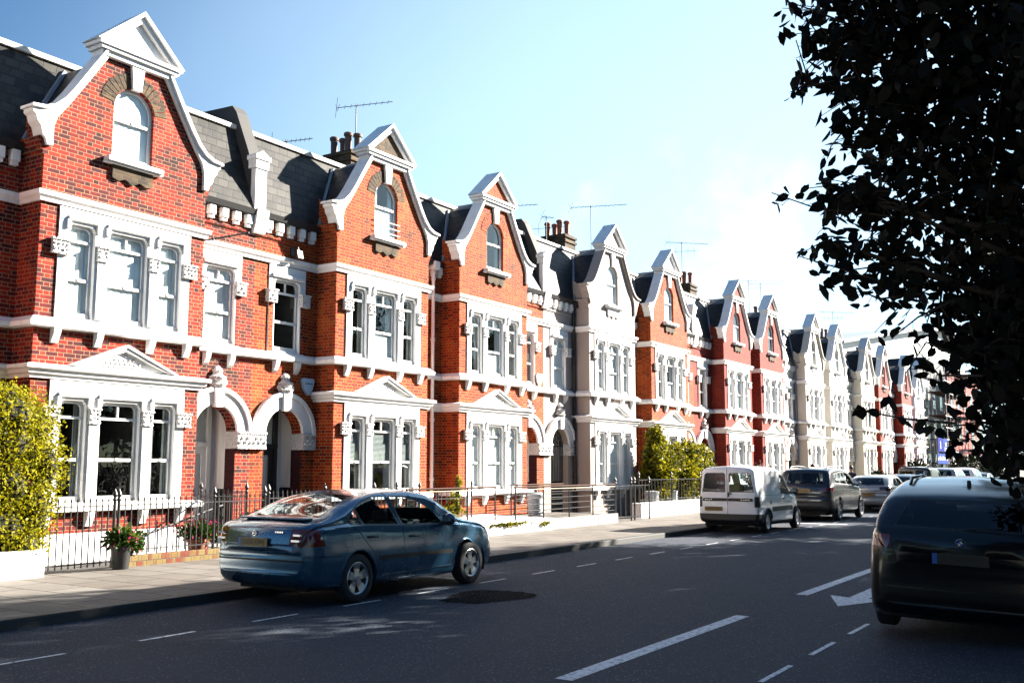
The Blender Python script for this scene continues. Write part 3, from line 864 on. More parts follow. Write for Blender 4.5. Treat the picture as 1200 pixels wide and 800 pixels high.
M['tyre'] = plain('tyre_rubber', (.016, .016, .017), .8, var=.3)
M['alloy'] = plain('alloy_rim', (.55, .56, .58), .3, .85, var=.08)
M['alloy_dark'] = plain('dark_wheel', (.09, .09, .1), .4, .6, var=.1)
M['trim_black'] = plain('black_plastic', (.014, .014, .015), .5, var=.3)
M['seam'] = plain('panel_gap', (.004, .004, .004), .8)
M['under'] = plain('underbody', (.008, .008, .008), .9)
M['seat'] = plain('seat_fabric', (.03, .03, .032), .9)
M['lamp_red'] = NT('tail_lamp_red').pbr((.12, .003, .006), .12, 0, None, coat=1)
M['lamp_dark'] = NT('tail_lamp_smoked').pbr((.05, .006, .01), .12, 0, None, coat=1)
M['lamp_clear'] = NT('lamp_clear').pbr((.45, .45, .5), .12, .3, None, coat=1)
M['chrome'] = plain('chrome', (.62, .63, .65), .12, 1.0, var=.03)
M['plate_y'] = plain('yellow_plate', (.20, .115, .010), .4, var=.05)
M['plate_dim'] = plain('shaded_plate', (.030, .022, .012), .5, var=.2)  # yellow plate colour with the shade painted in
M['plate_blue'] = plain('plate_band', (.03, .10, .38), .4, var=.05)
M['plate_w'] = plain('white_plate', (.62, .62, .58), .4, var=.05)
M['car_glass'] = glass_mat('car_glass', (.86, .93, .95), 1.3)
M['car_glass_dark'] = glass_mat('tinted_glass', (.10, .115, .12), 1.2)
M['car_glass_shade'] = glass_mat('shaded_car_glass', (.42, .47, .49), 1.2)

def wheel(root, x, y, r, rim_r, width, nsp, mat, side, style='five'):
    """tyre with a rim as its sub-part; side = +1 right"""
    m = MB(); w = width
    prof = [(rim_r - .005, -w / 2 + .02), (rim_r + .01, -w / 2), (r - .03, -w / 2), (r - .006, -w / 2 + .02), (r, -w / 2 + .045), (r, w / 2 - .045), (r - .006, w / 2 - .02), (r - .03, w / 2), (rim_r + .01, w / 2), (rim_r - .005, w / 2 - .02)]
    m.lathe(prof, (x, y, r), 40, 'x', cap=False)
    t = m.build('wheel', M['tyre'], root, smooth=True)
    m = MB(); xo = x + side * (w / 2 - .012)
    m.lathe([(rim_r, side * -.10), (rim_r, 0), (rim_r - .012, side * .006), (rim_r - .025, side * -.01), (rim_r - .03, side * -.10)], (xo, y, r), 40, 'x', cap=False)
    m.lathe([(.001, side * -.004), (.03, side * -.004), (.034, side * -.012), (.06, side * -.016), (.066, side * -.06)], (xo, y, r), 20, 'x', cap=False)
    for k in range(nsp):
        a = 2 * PI * k / nsp + PI / 2
        ca, sa = math.cos(a), math.sin(a)
        w0, w1 = (.05, .074) if style == 'five' else (.026, .02)
        pts = []
        for rad, hw_ in ((.045, w0 * .8), (rim_r * .55, w0), (rim_r - .018, w1)):
            for sg in (-1, 1):
                pts.append((rad * ca - sg * hw_ * sa, rad * sa + sg * hw_ * ca))
        vs = []
        for j, (py, pz) in enumerate(pts):
            dx = (-.016, -.02, -.010)[j // 2] * side
            vs.append((xo + dx, y + py, r + pz))
        for j, (py, pz) in enumerate(pts):
            vs.append((xo - .04 * side, y + py, r + pz))
        m.add(vs, [(0, 1, 3, 2), (2, 3, 5, 4), (0, 2, 8, 6), (2, 4, 10, 8), (1, 7, 9, 3), (3, 9, 11, 5)])
    m.build('rim', mat, t, smooth=False)
    m = MB(); m.lathe([(.001, 0), (rim_r - .03, 0)], (x + side * (w / 2 - .09), y, r), 30, 'x', cap=False)
    m.build('brake_disc', M['under'], t)
    return t

def seats(root, S):
    zf = S.get('floor', .45); y1 = S['seat_y']; h = S['H'] * .27
    for y in (y1, y1 - .95):
        for x in (-.38, .38):
            hh = h if y == y1 else h * .62
            m = MB()
            m.box(x - .24, x + .24, y - .1, y + .42, zf - .1, zf + .12)
            m.prism([(y - .06, zf + .1), (y + .1, zf + .1), (y - .06, zf + .1 + hh), (y - .17, zf + .1 + hh)], x - .23, x + .23)
            if y == y1: m.prism([(y - .17, zf + .12 + hh), (y - .06, zf + .11 + hh), (y - .10, zf + .25 + hh), (y - .19, zf + .25 + hh)], x - .12, x + .12)
            m.build('seat', M['seat'], root, bevel=.03)

def plate(root, y, z, x, txt, mat, band=True, w=.52, tilt=0):
    m = MB(); m.box(x - w / 2, x + w / 2, y - .012, y, z - .055, z + .055)
    p = m.build('number_plate', mat, root)
    if band:
        b = MB(); b.box(x - w / 2 + .004, x - w / 2 + .05, y - .0145, y - .0121, z - .052, z + .052); b.build('plate_band', M['plate_blue'], p)
    text(txt, .085, M['ink'], p, (x + .02, y - .0135, z), (PI / 2, 0, 0), sx=.98)
    return p

def vehicle(name, label, S, loc, rz=0.0, group='parked cars along the far kerb', cat='car'):
    root = thing(name, label, cat, loc, rz, group)
    sh = Shell(S); L = S['L']
    side = lambda n, c: abs(n.x) > .30
    r = S['r']; ar = r + S.get('arch', .055)
    rear = lambda n, c: n.y < -.25 and c.y < 1.4
    front = lambda n, c: n.z > .15 and c.y > L * .5
    upz = lambda n, c: n.z > .12
    # wheel arches
    for yw in S['axles']:
        cand = sh.carve(halfspaces(circle(yw, r, ar), 'x'), lambda n, c: abs(n.x) > .2 and abs(c.x) > .5, None)
        bmesh.ops.delete(sh.bm, geom=cand, context='FACES')
        bad = [f for f in sh.bm.faces if f.calc_center_median().z < r + .1 and abs(f.calc_center_median().x) > .45 and abs(f.calc_center_median().y - yw) < ar * .98 and (f.normal.z < -.3)]
        bmesh.ops.delete(sh.bm, geom=bad, context='FACES')
    for nm, pl, axis in S.get('glass', []):
        sel = {'x': side, 'y': rear, 'z': upz}[axis]
        sh.carve(halfspaces(pl, axis), (lambda n, c, a=axis: (sel(n, c) and (a != 'z' or (c.y < L * .45) == (nm.startswith('rear'))))), 'seal')
        cy = sum(p[0] for p in pl) / len(pl); cz = sum(p[1] for p in pl) / len(pl)
        hx = max(abs(p[0] - cy) for p in pl); hz = max(abs(p[1] - cz) for p in pl)
        e = S.get('seal_w', .022)
        q = [(cy + (p[0] - cy) * (1 - e / hx), cz + (p[1] - cz) * (1 - e / hz)) for p in pl]
        if axis == 'x':
            for sg, sd in ((1, 'r'), (-1, 'l')):
                sh.carve(halfspaces(q, axis), (lambda n, c, g=sg: n.x * g > .3), nm + ':' + sd, ('seal',))
        else:
            sh.carve(halfspaces(q, axis), (lambda n, c: True if axis == 'z' and (c.y < L * .45) == nm.startswith('rear') else (axis == 'y' and c.y < 1.4)), nm, ('seal',))
    for nm, pl, axis, mat in S.get('regions', []):
        if axis == 'x':
            for sg, sd in ((1, 'r'), (-1, 'l')):
                sh.carve(halfspaces(pl, axis), (lambda n, c, g=sg: n.x * g > .25), nm + ':' + sd)
        elif axis == 'y':
            sh.carve(halfspaces(pl, axis), rear, nm)
        elif axis == 'xy':      # a lamp wrapping the rear corner: box in x,y,z
            x0, x1, y1, z0, z1, slope = pl
            for sg, sd in ((1, 'r'), (-1, 'l')):
                hs = [(Vector((x0 * sg, 0, 0)), Vector((-sg, 0, 0))), (Vector((x0 * sg, 0, z1)), Vector((0, 0, 1))), (Vector((0, 0, z0)), Vector((0, 0, -1))), (Vector((0, y1, (z0 + z1) / 2)), Vector((0, 1, slope)).normalized())]
                sh.carve(hs, lambda n, c, g=sg: c.x * g > 0 and c.y < 1.2, nm + ':' + sd)
    for pts, w, axis in S.get('gaps', []):
        sh.strip(pts, w, axis, side if axis == 'x' else (rear if axis == 'y' else upz), 'panel_gap')
    for nm, pl in S.get('doors', []):
        for sg, sd in ((1, 'r'), (-1, 'l')):
            sh.carve(halfspaces(pl, 'x'), (lambda n, c, g=sg: n.x * g > .3), nm + ':' + sd)
    mats = {'body': M[S['paint']], 'seal': M['trim_black'], 'panel_gap': M['seam']}
    for nm, pl, axis in S.get('glass', []): mats[nm] = M[S.get('glass_mat', {}).get(nm, S.get('glass_default', 'car_glass'))]
    for nm, pl, axis, mat in S.get('regions', []): mats[nm] = M[mat]
    parts = sh.finish(root, mats, S)
    # underbody, wheel wells, arch lips
    wm = max(p[1] for p in S['hw'])
    m = MB()
    m.box(-wm + .28, wm - .28, .35, L - .4, .19, S.get('floor', .45))
    m.box(-wm + .1, wm - .1, S['axles'][0] + ar + .03, S['axles'][1] - ar - .03, .2, S.get('floor', .45) - .02)
    for yw in S['axles']:
        for sg in (-1, 1):
            vs = []; n = 18
            for i in range(n + 1):
                a = -.35 + (PI + .7) * i / n
                for x in (wm - .30, wm - .035):
                    vs.append((sg * x, yw + ar * 1.005 * math.cos(a), r + ar * 1.005 * math.sin(a)))
            m.add(vs, [(2 * i, 2 * i + 2, 2 * i + 3, 2 * i + 1) for i in range(n)])
    m.build('underbody', M['under'], root, recalc=False)
    hwf = hermite(S['hw'])
    m = MB()
    for yw in S['axles']:
        for sg in (-1, 1):
            P = []
            for i in range(17):
                a = -.12 + (PI + .24) * i / 16
                yy = yw + ar * math.cos(a); zz = r + ar * math.sin(a)
                off = 0
                if yy < 1.2: off = S.get('bulge', (.1, .16))[0] * .9 * max(0, 1 - yy / 1.2)
                if yy > L - 1.9: off = -S.get('bulge', (.1, .16))[1] * .9 * min(1, (yy - L + 1.9) / 1.2)
                zb = hermite(S['bot'])(yy); zs_ = hermite(S['belt'])(yy); tt = (zz - zb) / (zs_ - zb)
                xx = hwf(yy) - (.012 if tt > .2 else .05)
                P.append((sg * xx, yy + off, zz))
            m = MB(); m.tube(P, .016 if S.get('lip') is None else S['lip'], 6)
            m.build('arch_lip', M[S.get('lip_mat', S['paint'])], root, smooth=True)
    for yw in S['axles']:
        for sg in (-1, 1):
            wheel(root, sg * (hwf(yw) - .105 - S.get('tuck', .0)), yw, r, S['rim'], .20, S.get('spokes', 5), M[S.get('rim_mat', 'alloy')], sg, S.get('spoke_style', 'five'))
    seats(root, S)
    for fn in S.get('extras', []): fn(root, parts)
    return root

def handles(*pos, mat='trim_black', size=.11):
    def fn(root, parts):
        for (x, y, z) in pos:
            for sg in (-1, 1):
                m = MB(); m.tube([(sg * x, y - size, z), (sg * (x + .03), y - size * .6, z + .004), (sg * (x + .03), y + size * .6, z + .004), (sg * x, y + size, z)], .016, 8)
                m.build('door_handle', M[mat], root, smooth=True)
    return fn

def mirrors(x, y, z, paint):
    def fn(root, parts):
        for sg in (-1, 1):
            m = MB(); m.ball((sg * (x + .13), y, z + .03), .11, 14, 10, (1.0, .55, .68)); 
            o = m.build('door_mirror', M[paint], root, smooth=True)
            m = MB(); m.tube([(sg * (x - .03), y + .02, z - .03), (sg * (x + .1), y, z - .03)], [.03, .035], 8); m.ball((sg * (x + .13), y - .005, z - .012), .105, 14, 10, (1.0, .52, .55))
            m.build('mirror_arm', M['trim_black'], o, smooth=True)
            m = MB(); m.add([(sg * (x + .05), y - .066, z - .01), (sg * (x + .21), y - .066, z - .01), (sg * (x + .20), y - .062, z + .075), (sg * (x + .06), y - .062, z + .08)], [(0, 1, 2, 3)])
            m.build('mirror_glass', M['chrome'], o)
    return fn

def badge(y, z, kind, x=0):
    def fn(root, parts):
        m = MB(); m.lathe([(.001, -.012), (.034, -.012), (.04, -.006), (.042, 0)], (x, y, z), 20, 'y', cap=False)
        b = m.build('badge', M['chrome'] if kind != 'roundel' else M['ink'], root, smooth=True)
        m = MB()
        if kind == 'roundel':       # a ring with four quarters, two light and two blue
            for k in range(4):
                q = [(x, z)] + [(x + .026 * math.cos(a), z + .026 * math.sin(a)) for a in np.linspace(k * PI / 2, (k + 1) * PI / 2, 7)]
                mm = MB(); mm.prism(q, y - .015, y - .0125, 'y'); mm.build('emblem', M['plate_blue'] if k % 2 else M['chrome'], b)
            mm = MB(); mm.lathe([(.040, -.010), (.043, -.013), (.046, -.008)], (x, y, z), 20, 'y', cap=False); mm.build('emblem', M['chrome'], b)
        elif kind == 'arrow':       # a winged arrow on a dark disc
            m.lathe([(.001, -.013), (.028, -.013)], (x, y, z), 18, 'y', cap=False); m.build('emblem', M['ink'], b)
            mm = MB(); mm.prism([(x - .022, z - .012), (x - .006, z + .016), (x + .004, z + .016), (x - .004, z + .004), (x + .02, z + .006), (x + .024, z - .001), (x - .006, z - .004)], y - .018, y - .0135, 'y'); mm.build('emblem', M['chrome'], b)
        else:
            m.box(x - .02, x + .02, y - .015, y - .012, z - .006, z + .006); m.build('emblem', M['ink'], b)
    return fn
# ------------------------------------------------------------------ the vehicles of this street
def strip_marks(x0, x1, y, z, n, mat):
    def fn(root, parts):
        m = MB(); st = (x1 - x0) / n
        for i in range(n):
            m.box(x0 + i * st, x0 + i * st + st * .6, y - .004, y, z - .012 + .006 * (i % 2), z + .012 - .004 * (i % 3))
        m.build('lettering', M[mat], root)
    return fn
def boxpart(name, mat, *a, bevel=0):
    def fn(root, parts):
        m = MB()
        for q in a: m.box(*q)
        m.build(name, M[mat], root, bevel=bevel)
    return fn
def plate_fn(*a, **k):
    return lambda root, parts: plate(root, *a, **k)
def rails(x, y0, y1, z, mat='chrome', h=.05):
    def fn(root, parts):
        for sg in (-1, 1):
            m = MB(); m.tube([(sg * x, y0, z - .03), (sg * x, y0 + .12, z + h), (sg * (x + .0), (y0 + y1) / 2, z + h + .025), (sg * x, y1 - .12, z + h - .01), (sg * x, y1, z - .05)], .018, 8)
            m.build('roof_rail', M[mat], root, smooth=True)
    return fn
def fin(y, z, mat='trim_black'):
    def fn(root, parts):
        m = MB(); m.prism([(y - .01, z), (y + .17, z), (y + .10, z + .035), (y + .02, z + .075), (y + .0, z + .07)], -.018, .018)
        m.build('aerial_fin', M[mat], root, bevel=.006)
    return fn
def wiper(x, y, z, l):
    def fn(root, parts):
        m = MB(); m.tube([(x, y, z), (x + l * .5, y - .015, z + .03), (x + l, y + .0, z + .05)], .009, 6); m.ball((x, y, z), .025, 8, 5)
        m.build('wiper', M['trim_black'], root)
    return fn

M['blue'] = paint_mat('metallic_blue', (.027, .098, .172), .55, .25)
M['white_paint'] = paint_mat('van_white', (.80, .81, .83), 0, .3, False)
M['silver_paint'] = paint_mat('pale_silver', (.30, .32, .33), .25, .3)
M['graphite'] = paint_mat('graphite_grey', (.012, .015, .02), .5, .3)
M['black_paint'] = paint_mat('black_paint', (.0015, .0016, .002), .0, .3, False, .7)
M['dark_blue'] = paint_mat('dark_blue', (.012, .016, .03), .4, .3)

SALOON = dict(L=4.57, H=1.46, r=.316, rim=.212, axles=(1.02, 3.62), floor=.5, seat_y=2.15, tumble=.36, roof_r=.13, bulge=(.13, .22), paint='blue',
    top=[(0, .80), (.015, .90), (.05, .985), (.14, 1.045), (.36, 1.085), (.55, 1.135), (.95, 1.295), (1.35, 1.405), (1.75, 1.452), (2.2, 1.458), (2.6, 1.42), (2.95, 1.30), (3.3, 1.12), (3.48, 1.02), (3.7, .975), (4.05, .915), (4.3, .84), (4.46, .74), (4.57, .60)],
    bot=[(0, .42), (.05, .34), (.2, .25), (.7, .2), (3.9, .19), (4.35, .22), (4.5, .28), (4.57, .36)],
    belt=[(0, .78), (.06, .92), (.3, .98), (1.0, .99), (1.9, .955), (3.0, .92), (3.5, .905), (4.1, .85), (4.57, .56)],
    hw=[(0, .74), (.03, .79), (.10, .84), (.3, .868), (.9, .884), (2.2, .885), (3.5, .875), (4.05, .85), (4.35, .79), (4.5, .71), (4.57, .62)],
    glass=[('rear_quarter_window', [(.80, 1.045), (.85, 1.005), (1.13, .995), (.99, 1.215), (.93, 1.18)], 'x'),
           ('rear_door_window', [(1.145, .992), (1.885, .962), (1.70, 1.365), (1.42, 1.365), (1.20, 1.315), (1.005, 1.225)], 'x'),
           ('front_door_window', [(1.965, .96), (2.98, .925), (2.86, 1.03), (2.60, 1.20), (2.36, 1.30), (2.10, 1.355), (1.79, 1.368)], 'x'),
           ('rear_window', [(-.60, .50), (.60, .50), (.50, 1.30), (-.50, 1.30)], 'z'),
           ('windscreen', [(-.50, 2.62), (.50, 2.62), (.64, 3.28), (-.64, 3.28)], 'z')],
    regions=[('tail_lamp', (.57, 1, .26, .765, .985, .55), 'xy', 'lamp_red'), ('side_moulding', [(1.42, .52), (3.22, .50), (3.22, .56), (1.42, .58)], 'x', 'trim_black'),
             ('bumper_strip', [(-.78, .575), (.78, .575), (.78, .60), (-.78, .60)], 'y', 'trim_black')],
    gaps=[([(.93, .99), (1.36, .60), (1.46, .30)], .011, 'x'), ([(1.93, .955), (2.03, .30)], .011, 'x'), ([(3.02, .92), (3.16, .75), (3.14, .30)], .011, 'x'), ([(1.93, .955), (1.72, 1.40)], .02, 'x'),
          ([(.72, .73), (.72, .88)], .007, 'x'), ([(.72, .88), (.85, .88)], .007, 'x'), ([(.85, .88), (.85, .73)], .007, 'x'), ([(.85, .73), (.72, .73)], .007, 'x'), ([(.02, .64), (.62, .62)], .01, 'x'),
          ([(-.62, .70), (-.66, 1.0)], .01, 'y'), ([(.62, .70), (.66, 1.0)], .01, 'y')],
    doors=[('rear_door', [(1.47, .31), (2.02, .31), (1.935, .95), (.97, .985), (1.37, .60)]), ('front_door', [(2.035, .31), (3.13, .31), (3.15, .75), (3.02, .915), (1.945, .95)])],
    glass_mat={'rear_window': 'car_glass'},
    extras=[handles((.872, 1.30, .835), (.872, 2.18, .80)), mirrors(.86, 2.86, .985, 'blue'), plate_fn(-.012, .815, 0, 'LG55 OWJ', M['plate_y']), badge(.012, .925, 'arrow'),
            boxpart('boot_lettering', 'chrome', (.34, .36, .038, .05, .935, .955), (.37, .40, .040, .052, .935, .955), (.41, .44, .042, .054, .935, .955), (.45, .47, .044, .056, .935, .955)),
            boxpart('spoiler', 'blue', (-.60, .60, .30, .44, 1.085, 1.115), bevel=.012), 
            boxpart('reversing_lamp', 'lamp_clear', (.60, .74, .055, .095, .83, .855), (.63, .75, .06, .10, .90, .925), (-.74, -.60, .055, .095, .83, .855), (-.75, -.63, .06, .10, .90, .925)),
            boxpart('sill_strip', 'chrome', (.862, .878, 1.5, 3.1, .315, .328), (-.878, -.862, 1.5, 3.1, .315, .328)),
            lambda root, parts: MB().tube([(0, 1.42, 1.41), (0, 1.12, 1.66)], .006, 5).build('rod_aerial', M['trim_black'], root),
            lambda root, parts: MB().lathe([(.001, -.004), (.036, -.004), (.036, 0)], (-.70, .05, .80), 16, 'y').build('round_sticker', M['plate_w'], root)])

SUV = dict(L=4.85, H=1.78, r=.375, rim=.275, axles=(.95, 3.85), floor=.7, seat_y=2.3, tumble=.30, roof_r=.14, bulge=(.13, .22), paint='graphite', arch=.05, spokes=7, spoke_style='slim',
    top=[(0, .98), (.012, 1.08), (.05, 1.18), (.12, 1.30), (.24, 1.50), (.36, 1.64), (.44, 1.70), (.7, 1.745), (1.3, 1.78), (2.0, 1.78), (2.6, 1.72), (2.95, 1.58), (3.3, 1.36), (3.5, 1.22), (3.8, 1.17), (4.3, 1.12), (4.65, 1.02), (4.8, .88), (4.85, .74)],
    bot=[(0, .50), (.05, .40), (.25, .33), (.8, .28), (4.1, .27), (4.6, .33), (4.85, .45)],
    belt=[(0, .95), (.1, 1.10), (.5, 1.17), (1.5, 1.16), (3.3, 1.10), (4.0, 1.06), (4.85, .70)],
    hw=[(0, .80), (.03, .86), (.10, .91), (.3, .945), (.9, .965), (2.4, .96), (3.8, .96), (4.3, .92), (4.65, .84), (4.85, .70)],
    glass=[('rear_side_window', [(.62, 1.25), (1.28, 1.21), (1.24, 1.58), (.80, 1.56)], 'x'), ('rear_door_window', [(1.34, 1.21), (2.12, 1.18), (2.02, 1.62), (1.30, 1.60)], 'x'),
           ('front_door_window', [(2.18, 1.175), (3.20, 1.13), (2.82, 1.45), (2.55, 1.58), (2.08, 1.62)], 'x'),
           ('rear_window', [(-.68, 1.20), (.68, 1.20), (.58, 1.60), (-.58, 1.60)], 'y'), ('windscreen', [(-.56, 2.72), (.56, 2.72), (.70, 3.42), (-.70, 3.42)], 'z')],
    regions=[('tail_lamp', (.54, 1, .34, .98, 1.11, .3), 'xy', 'lamp_dark'), ('rear_bumper', [(-.9, .30), (.9, .30), (.9, .66), (-.9, .66)], 'y', 'trim_black')],
    gaps=[([(1.31, 1.2), (1.36, .85), (1.55, .40)], .012, 'x'), ([(2.15, 1.18), (2.2, .40)], .012, 'x'), ([(3.2, 1.13), (3.3, .9), (3.25, .40)], .012, 'x'), ([(-.80, .80), (.80, .80)], .012, 'y')],
    glass_mat={'rear_window': 'car_glass_dark', 'rear_side_window': 'car_glass_shade', 'rear_door_window': 'car_glass_shade'},
    extras=[handles((.955, 1.60, 1.03), (.955, 2.50, 1.0), mat='graphite'), mirrors(.93, 3.02, 1.20, 'graphite'), plate_fn(-.006, 1.0, 0, 'LM17 BNX', M['plate_y']), rails(.62, .75, 2.6, 1.755, 'trim_black', .035), wiper(-.05, .06, 1.20, .4)])

HATCH = dict(L=4.35, H=1.48, r=.32, rim=.225, axles=(.85, 3.45), floor=.5, seat_y=2.0, tumble=.34, roof_r=.13, bulge=(.13, .20), paint='silver_paint', spokes=10, spoke_style='slim',
    top=[(0, .86), (.012, .95), (.06, 1.02), (.16, 1.08), (.40, 1.26), (.62, 1.38), (.8, 1.425), (1.2, 1.47), (1.9, 1.48), (2.35, 1.44), (2.7, 1.33), (3.1, 1.12), (3.28, 1.02), (3.55, .97), (3.95, .90), (4.2, .79), (4.35, .62)],
    bot=[(0, .44), (.05, .34), (.2, .26), (.7, .2), (3.7, .2), (4.15, .24), (4.35, .36)],
    belt=[(0, .84), (.1, .95), (.5, 1.0), (1.5, .97), (2.9, .93), (3.5, .90), (4.35, .58)],
    hw=[(0, .74), (.03, .80), (.10, .85), (.3, .875), (.9, .89), (2.2, .89), (3.4, .88), (3.9, .84), (4.2, .76), (4.35, .62)],
    glass=[('rear_door_window', [(.85, 1.06), (1.0, 1.02), (1.72, .99), (1.64, 1.36), (1.15, 1.33)], 'x'), ('front_door_window', [(1.79, .985), (2.85, .945), (2.42, 1.24), (2.12, 1.35), (1.71, 1.37)], 'x'),
           ('rear_window', [(-.62, 1.06), (.62, 1.06), (.50, 1.36), (-.50, 1.36)], 'y'), ('windscreen', [(-.50, 2.40), (.50, 2.40), (.64, 3.08), (-.64, 3.08)], 'z')],
    regions=[('tail_lamp', (.46, 1, .36, .84, 1.0, .4), 'xy', 'lamp_dark')],
    gaps=[([(.95, 1.0), (1.2, .6), (1.3, .32)], .011, 'x'), ([(1.755, .98), (1.85, .32)], .011, 'x'), ([(2.88, .94), (2.98, .7), (2.95, .32)], .011, 'x'), ([(-.72, .62), (.72, .62)], .011, 'y')],
    glass_mat={'rear_window': 'car_glass_dark'},
    extras=[handles((.88, 1.22, .86), (.88, 2.05, .83), mat='silver_paint'), mirrors(.86, 2.70, .99, 'silver_paint'), plate_fn(-.006, .70, 0, 'LD12 HKE', M['plate_y']), wiper(-.02, .11, 1.05, .34), badge(.004, .90, 'plain')])

VAN = dict(L=4.12, H=1.80, r=.30, rim=.19, axles=(.78, 3.47), floor=.5, seat_y=2.3, tumble=.13, roof_r=.16, bulge=(.05, .22), paint='white_paint', rim_mat='alloy', spokes=8,
    top=[(0, 1.70), (.02, 1.755), (.06, 1.785), (.2, 1.80), (1.2, 1.82), (1.9, 1.80), (2.2, 1.75), (2.5, 1.62), (2.8, 1.40), (3.05, 1.21), (3.2, 1.12), (3.4, 1.06), (3.7, .98), (3.95, .84), (4.07, .72), (4.12, .58)],
    bot=[(0, .36), (.05, .30), (.25, .26), (.7, .22), (3.7, .22), (4.0, .26), (4.12, .36)],
    belt=[(0, 1.02), (1.2, 1.0), (2.9, .96), (3.3, .93), (4.12, .54)],
    hw=[(0, .80), (.02, .83), (.08, .855), (.3, .86), (.9, .86), (2.2, .862), (3.4, .855), (3.85, .80), (4.02, .72), (4.12, .6)],
    glass=[('front_door_window', [(2.02, 1.03), (2.98, .99), (2.86, 1.13), (2.62, 1.36), (2.40, 1.54), (2.05, 1.57)], 'x'),
           ('rear_door_window', [(-.73, 1.10), (-.05, 1.10), (-.05, 1.58), (-.10, 1.62), (-.58, 1.62), (-.65, 1.57)], 'y'), ('rear_door_pane', [(.73, 1.10), (.05, 1.10), (.05, 1.58), (.10, 1.62), (.58, 1.62), (.65, 1.57)], 'y'),
           ('windscreen', [(-.58, 2.36), (.58, 2.36), (.70, 3.12), (-.70, 3.12)], 'z')],
    regions=[('tail_lamp', (.735, 1, .13, .70, .98, 0), 'xy', 'trim_black'), ('rear_bumper', [(-.9, .2), (.9, .2), (.9, .52), (-.9, .52)], 'y', 'trim_black'), ('side_moulding', [(1.13, .56), (3.12, .56), (3.12, .69), (1.13, .69)], 'x', 'trim_black'), ('sill', [(1.0, .18), (3.2, .18), (3.2, .30), (1.0, .30)], 'x', 'trim_black'), ('rear_bumper_corner', [(0, .2), (.40, .2), (.40, .52), (0, .52)], 'x', 'trim_black')],
    gaps=[([(0, .52), (0, 1.74)], .014, 'y'), ([(1.93, .60), (1.93, 1.64)], .012, 'x'), ([(3.05, .98), (3.08, .50)], .012, 'x'), ([(-.82, .55), (-.84, 1.3), (-.72, 1.72)], .012, 'y'), ([(.82, .55), (.84, 1.3), (.72, 1.72)], .012, 'y'), ([(.35, 1.02), (1.85, 1.0)], .008, 'x')],
    glass_mat={'rear_door_window': 'car_glass_shade', 'rear_door_pane': 'car_glass_shade'},
    lip=.03, lip_mat='trim_black',
    extras=[mirrors(.85, 2.78, 1.08, 'trim_black'), handles((.855, 2.12, .90), size=.05), plate_fn(-.006, .655, -.40, 'WP52 ZLC', M['plate_y'], band=False, w=.5),
            boxpart('door_strip', 'trim_black', (-.70, -.012, -.012, .01, .86, .94), (.012, .70, -.012, .01, .86, .94), bevel=.008), strip_marks(-.64, -.42, -.012, .90, 4, 'chrome'), strip_marks(.38, .64, -.012, .90, 5, 'chrome'),
            boxpart('door_handle', 'trim_black', (.02, .06, -.02, .01, .98, 1.10)), boxpart('fuel_flap', 'trim_black', (.858, .864, 1.0, 1.06, .78, .86)),
            boxpart('cargo', 'curtain', (-.5, -.25, .5, .8, .9, 1.5), (-.2, .1, .7, 1.0, .9, 1.3), (.3, .55, .45, .7, .9, 1.25), bevel=.04), wiper(.1, -.01, 1.06, .0)])

CROSS = dict(L=4.72, H=1.68, r=.36, rim=.25, axles=(1.0, 3.85), floor=.62, seat_y=2.25, tumble=.33, roof_r=.15, bulge=(.17, .22), paint='black_paint', spokes=5,
    top=[(0, .90), (.012, 1.0), (.06, 1.09), (.14, 1.17), (.34, 1.36), (.48, 1.465), (.56, 1.50), (.95, 1.60), (1.5, 1.67), (2.1, 1.68), (2.55, 1.61), (2.95, 1.46), (3.3, 1.24), (3.45, 1.14), (3.8, 1.08), (4.25, 1.02), (4.55, .90), (4.72, .70)],
    bot=[(0, .36), (.05, .27), (.25, .21), (.8, .2), (4.1, .22), (4.5, .28), (4.72, .42)],
    belt=[(0, .88), (.1, 1.03), (.5, 1.09), (1.5, 1.08), (3.2, 1.03), (4.0, .98), (4.72, .64)],
    hw=[(0, .76), (.03, .83), (.10, .885), (.3, .925), (.9, .945), (2.4, .94), (3.8, .94), (4.3, .89), (4.6, .80), (4.72, .68)],
    glass=[('rear_side_window', [(.78, 1.17), (1.2, 1.14), (1.17, 1.46), (.98, 1.42)], 'x'), ('rear_door_window', [(1.26, 1.13), (2.05, 1.10), (1.95, 1.53), (1.24, 1.49)], 'x'), ('front_door_window', [(2.12, 1.095), (3.12, 1.05), (2.75, 1.35), (2.45, 1.48), (2.02, 1.535)], 'x'),
           ('rear_window', [(-.66, 1.14), (.66, 1.14), (.54, 1.44), (-.54, 1.44)], 'y'), ('windscreen', [(-.54, 2.66), (.54, 2.66), (.68, 3.36), (-.68, 3.36)], 'z')],
    regions=[('tail_lamp', (.68, 1, .40, .93, 1.06, .5), 'xy', 'lamp_red'), ('rear_bumper', [(-.9, .2), (.9, .2), (.9, .58), (-.9, .58)], 'y', 'black_paint')],
    gaps=[([(-.60, .78), (.60, .78)], .012, 'y'), ([(-.60, .78), (-.70, 1.1)], .01, 'y'), ([(.60, .78), (.70, 1.1)], .01, 'y'), ([(1.25, 1.1), (1.4, .7), (1.6, .35)], .012, 'x'), ([(2.09, 1.1), (2.16, .35)], .012, 'x')],
    glass_default='car_glass_shade', glass_mat={'rear_window': 'car_glass_dark'},
    extras=[mirrors(.92, 2.95, 1.12, 'black_paint'), handles((.935, 1.50, .97), (.935, 2.40, .94), mat='black_paint'), plate_fn(-.008, .86, 0, 'LP18 YPN', M['plate_dim']), badge(.02, 1.02, 'roundel'), rails(.60, .95, 2.55, 1.59, 'black_paint', .05), fin(.86, 1.57), wiper(-.06, .13, 1.14, .42)])

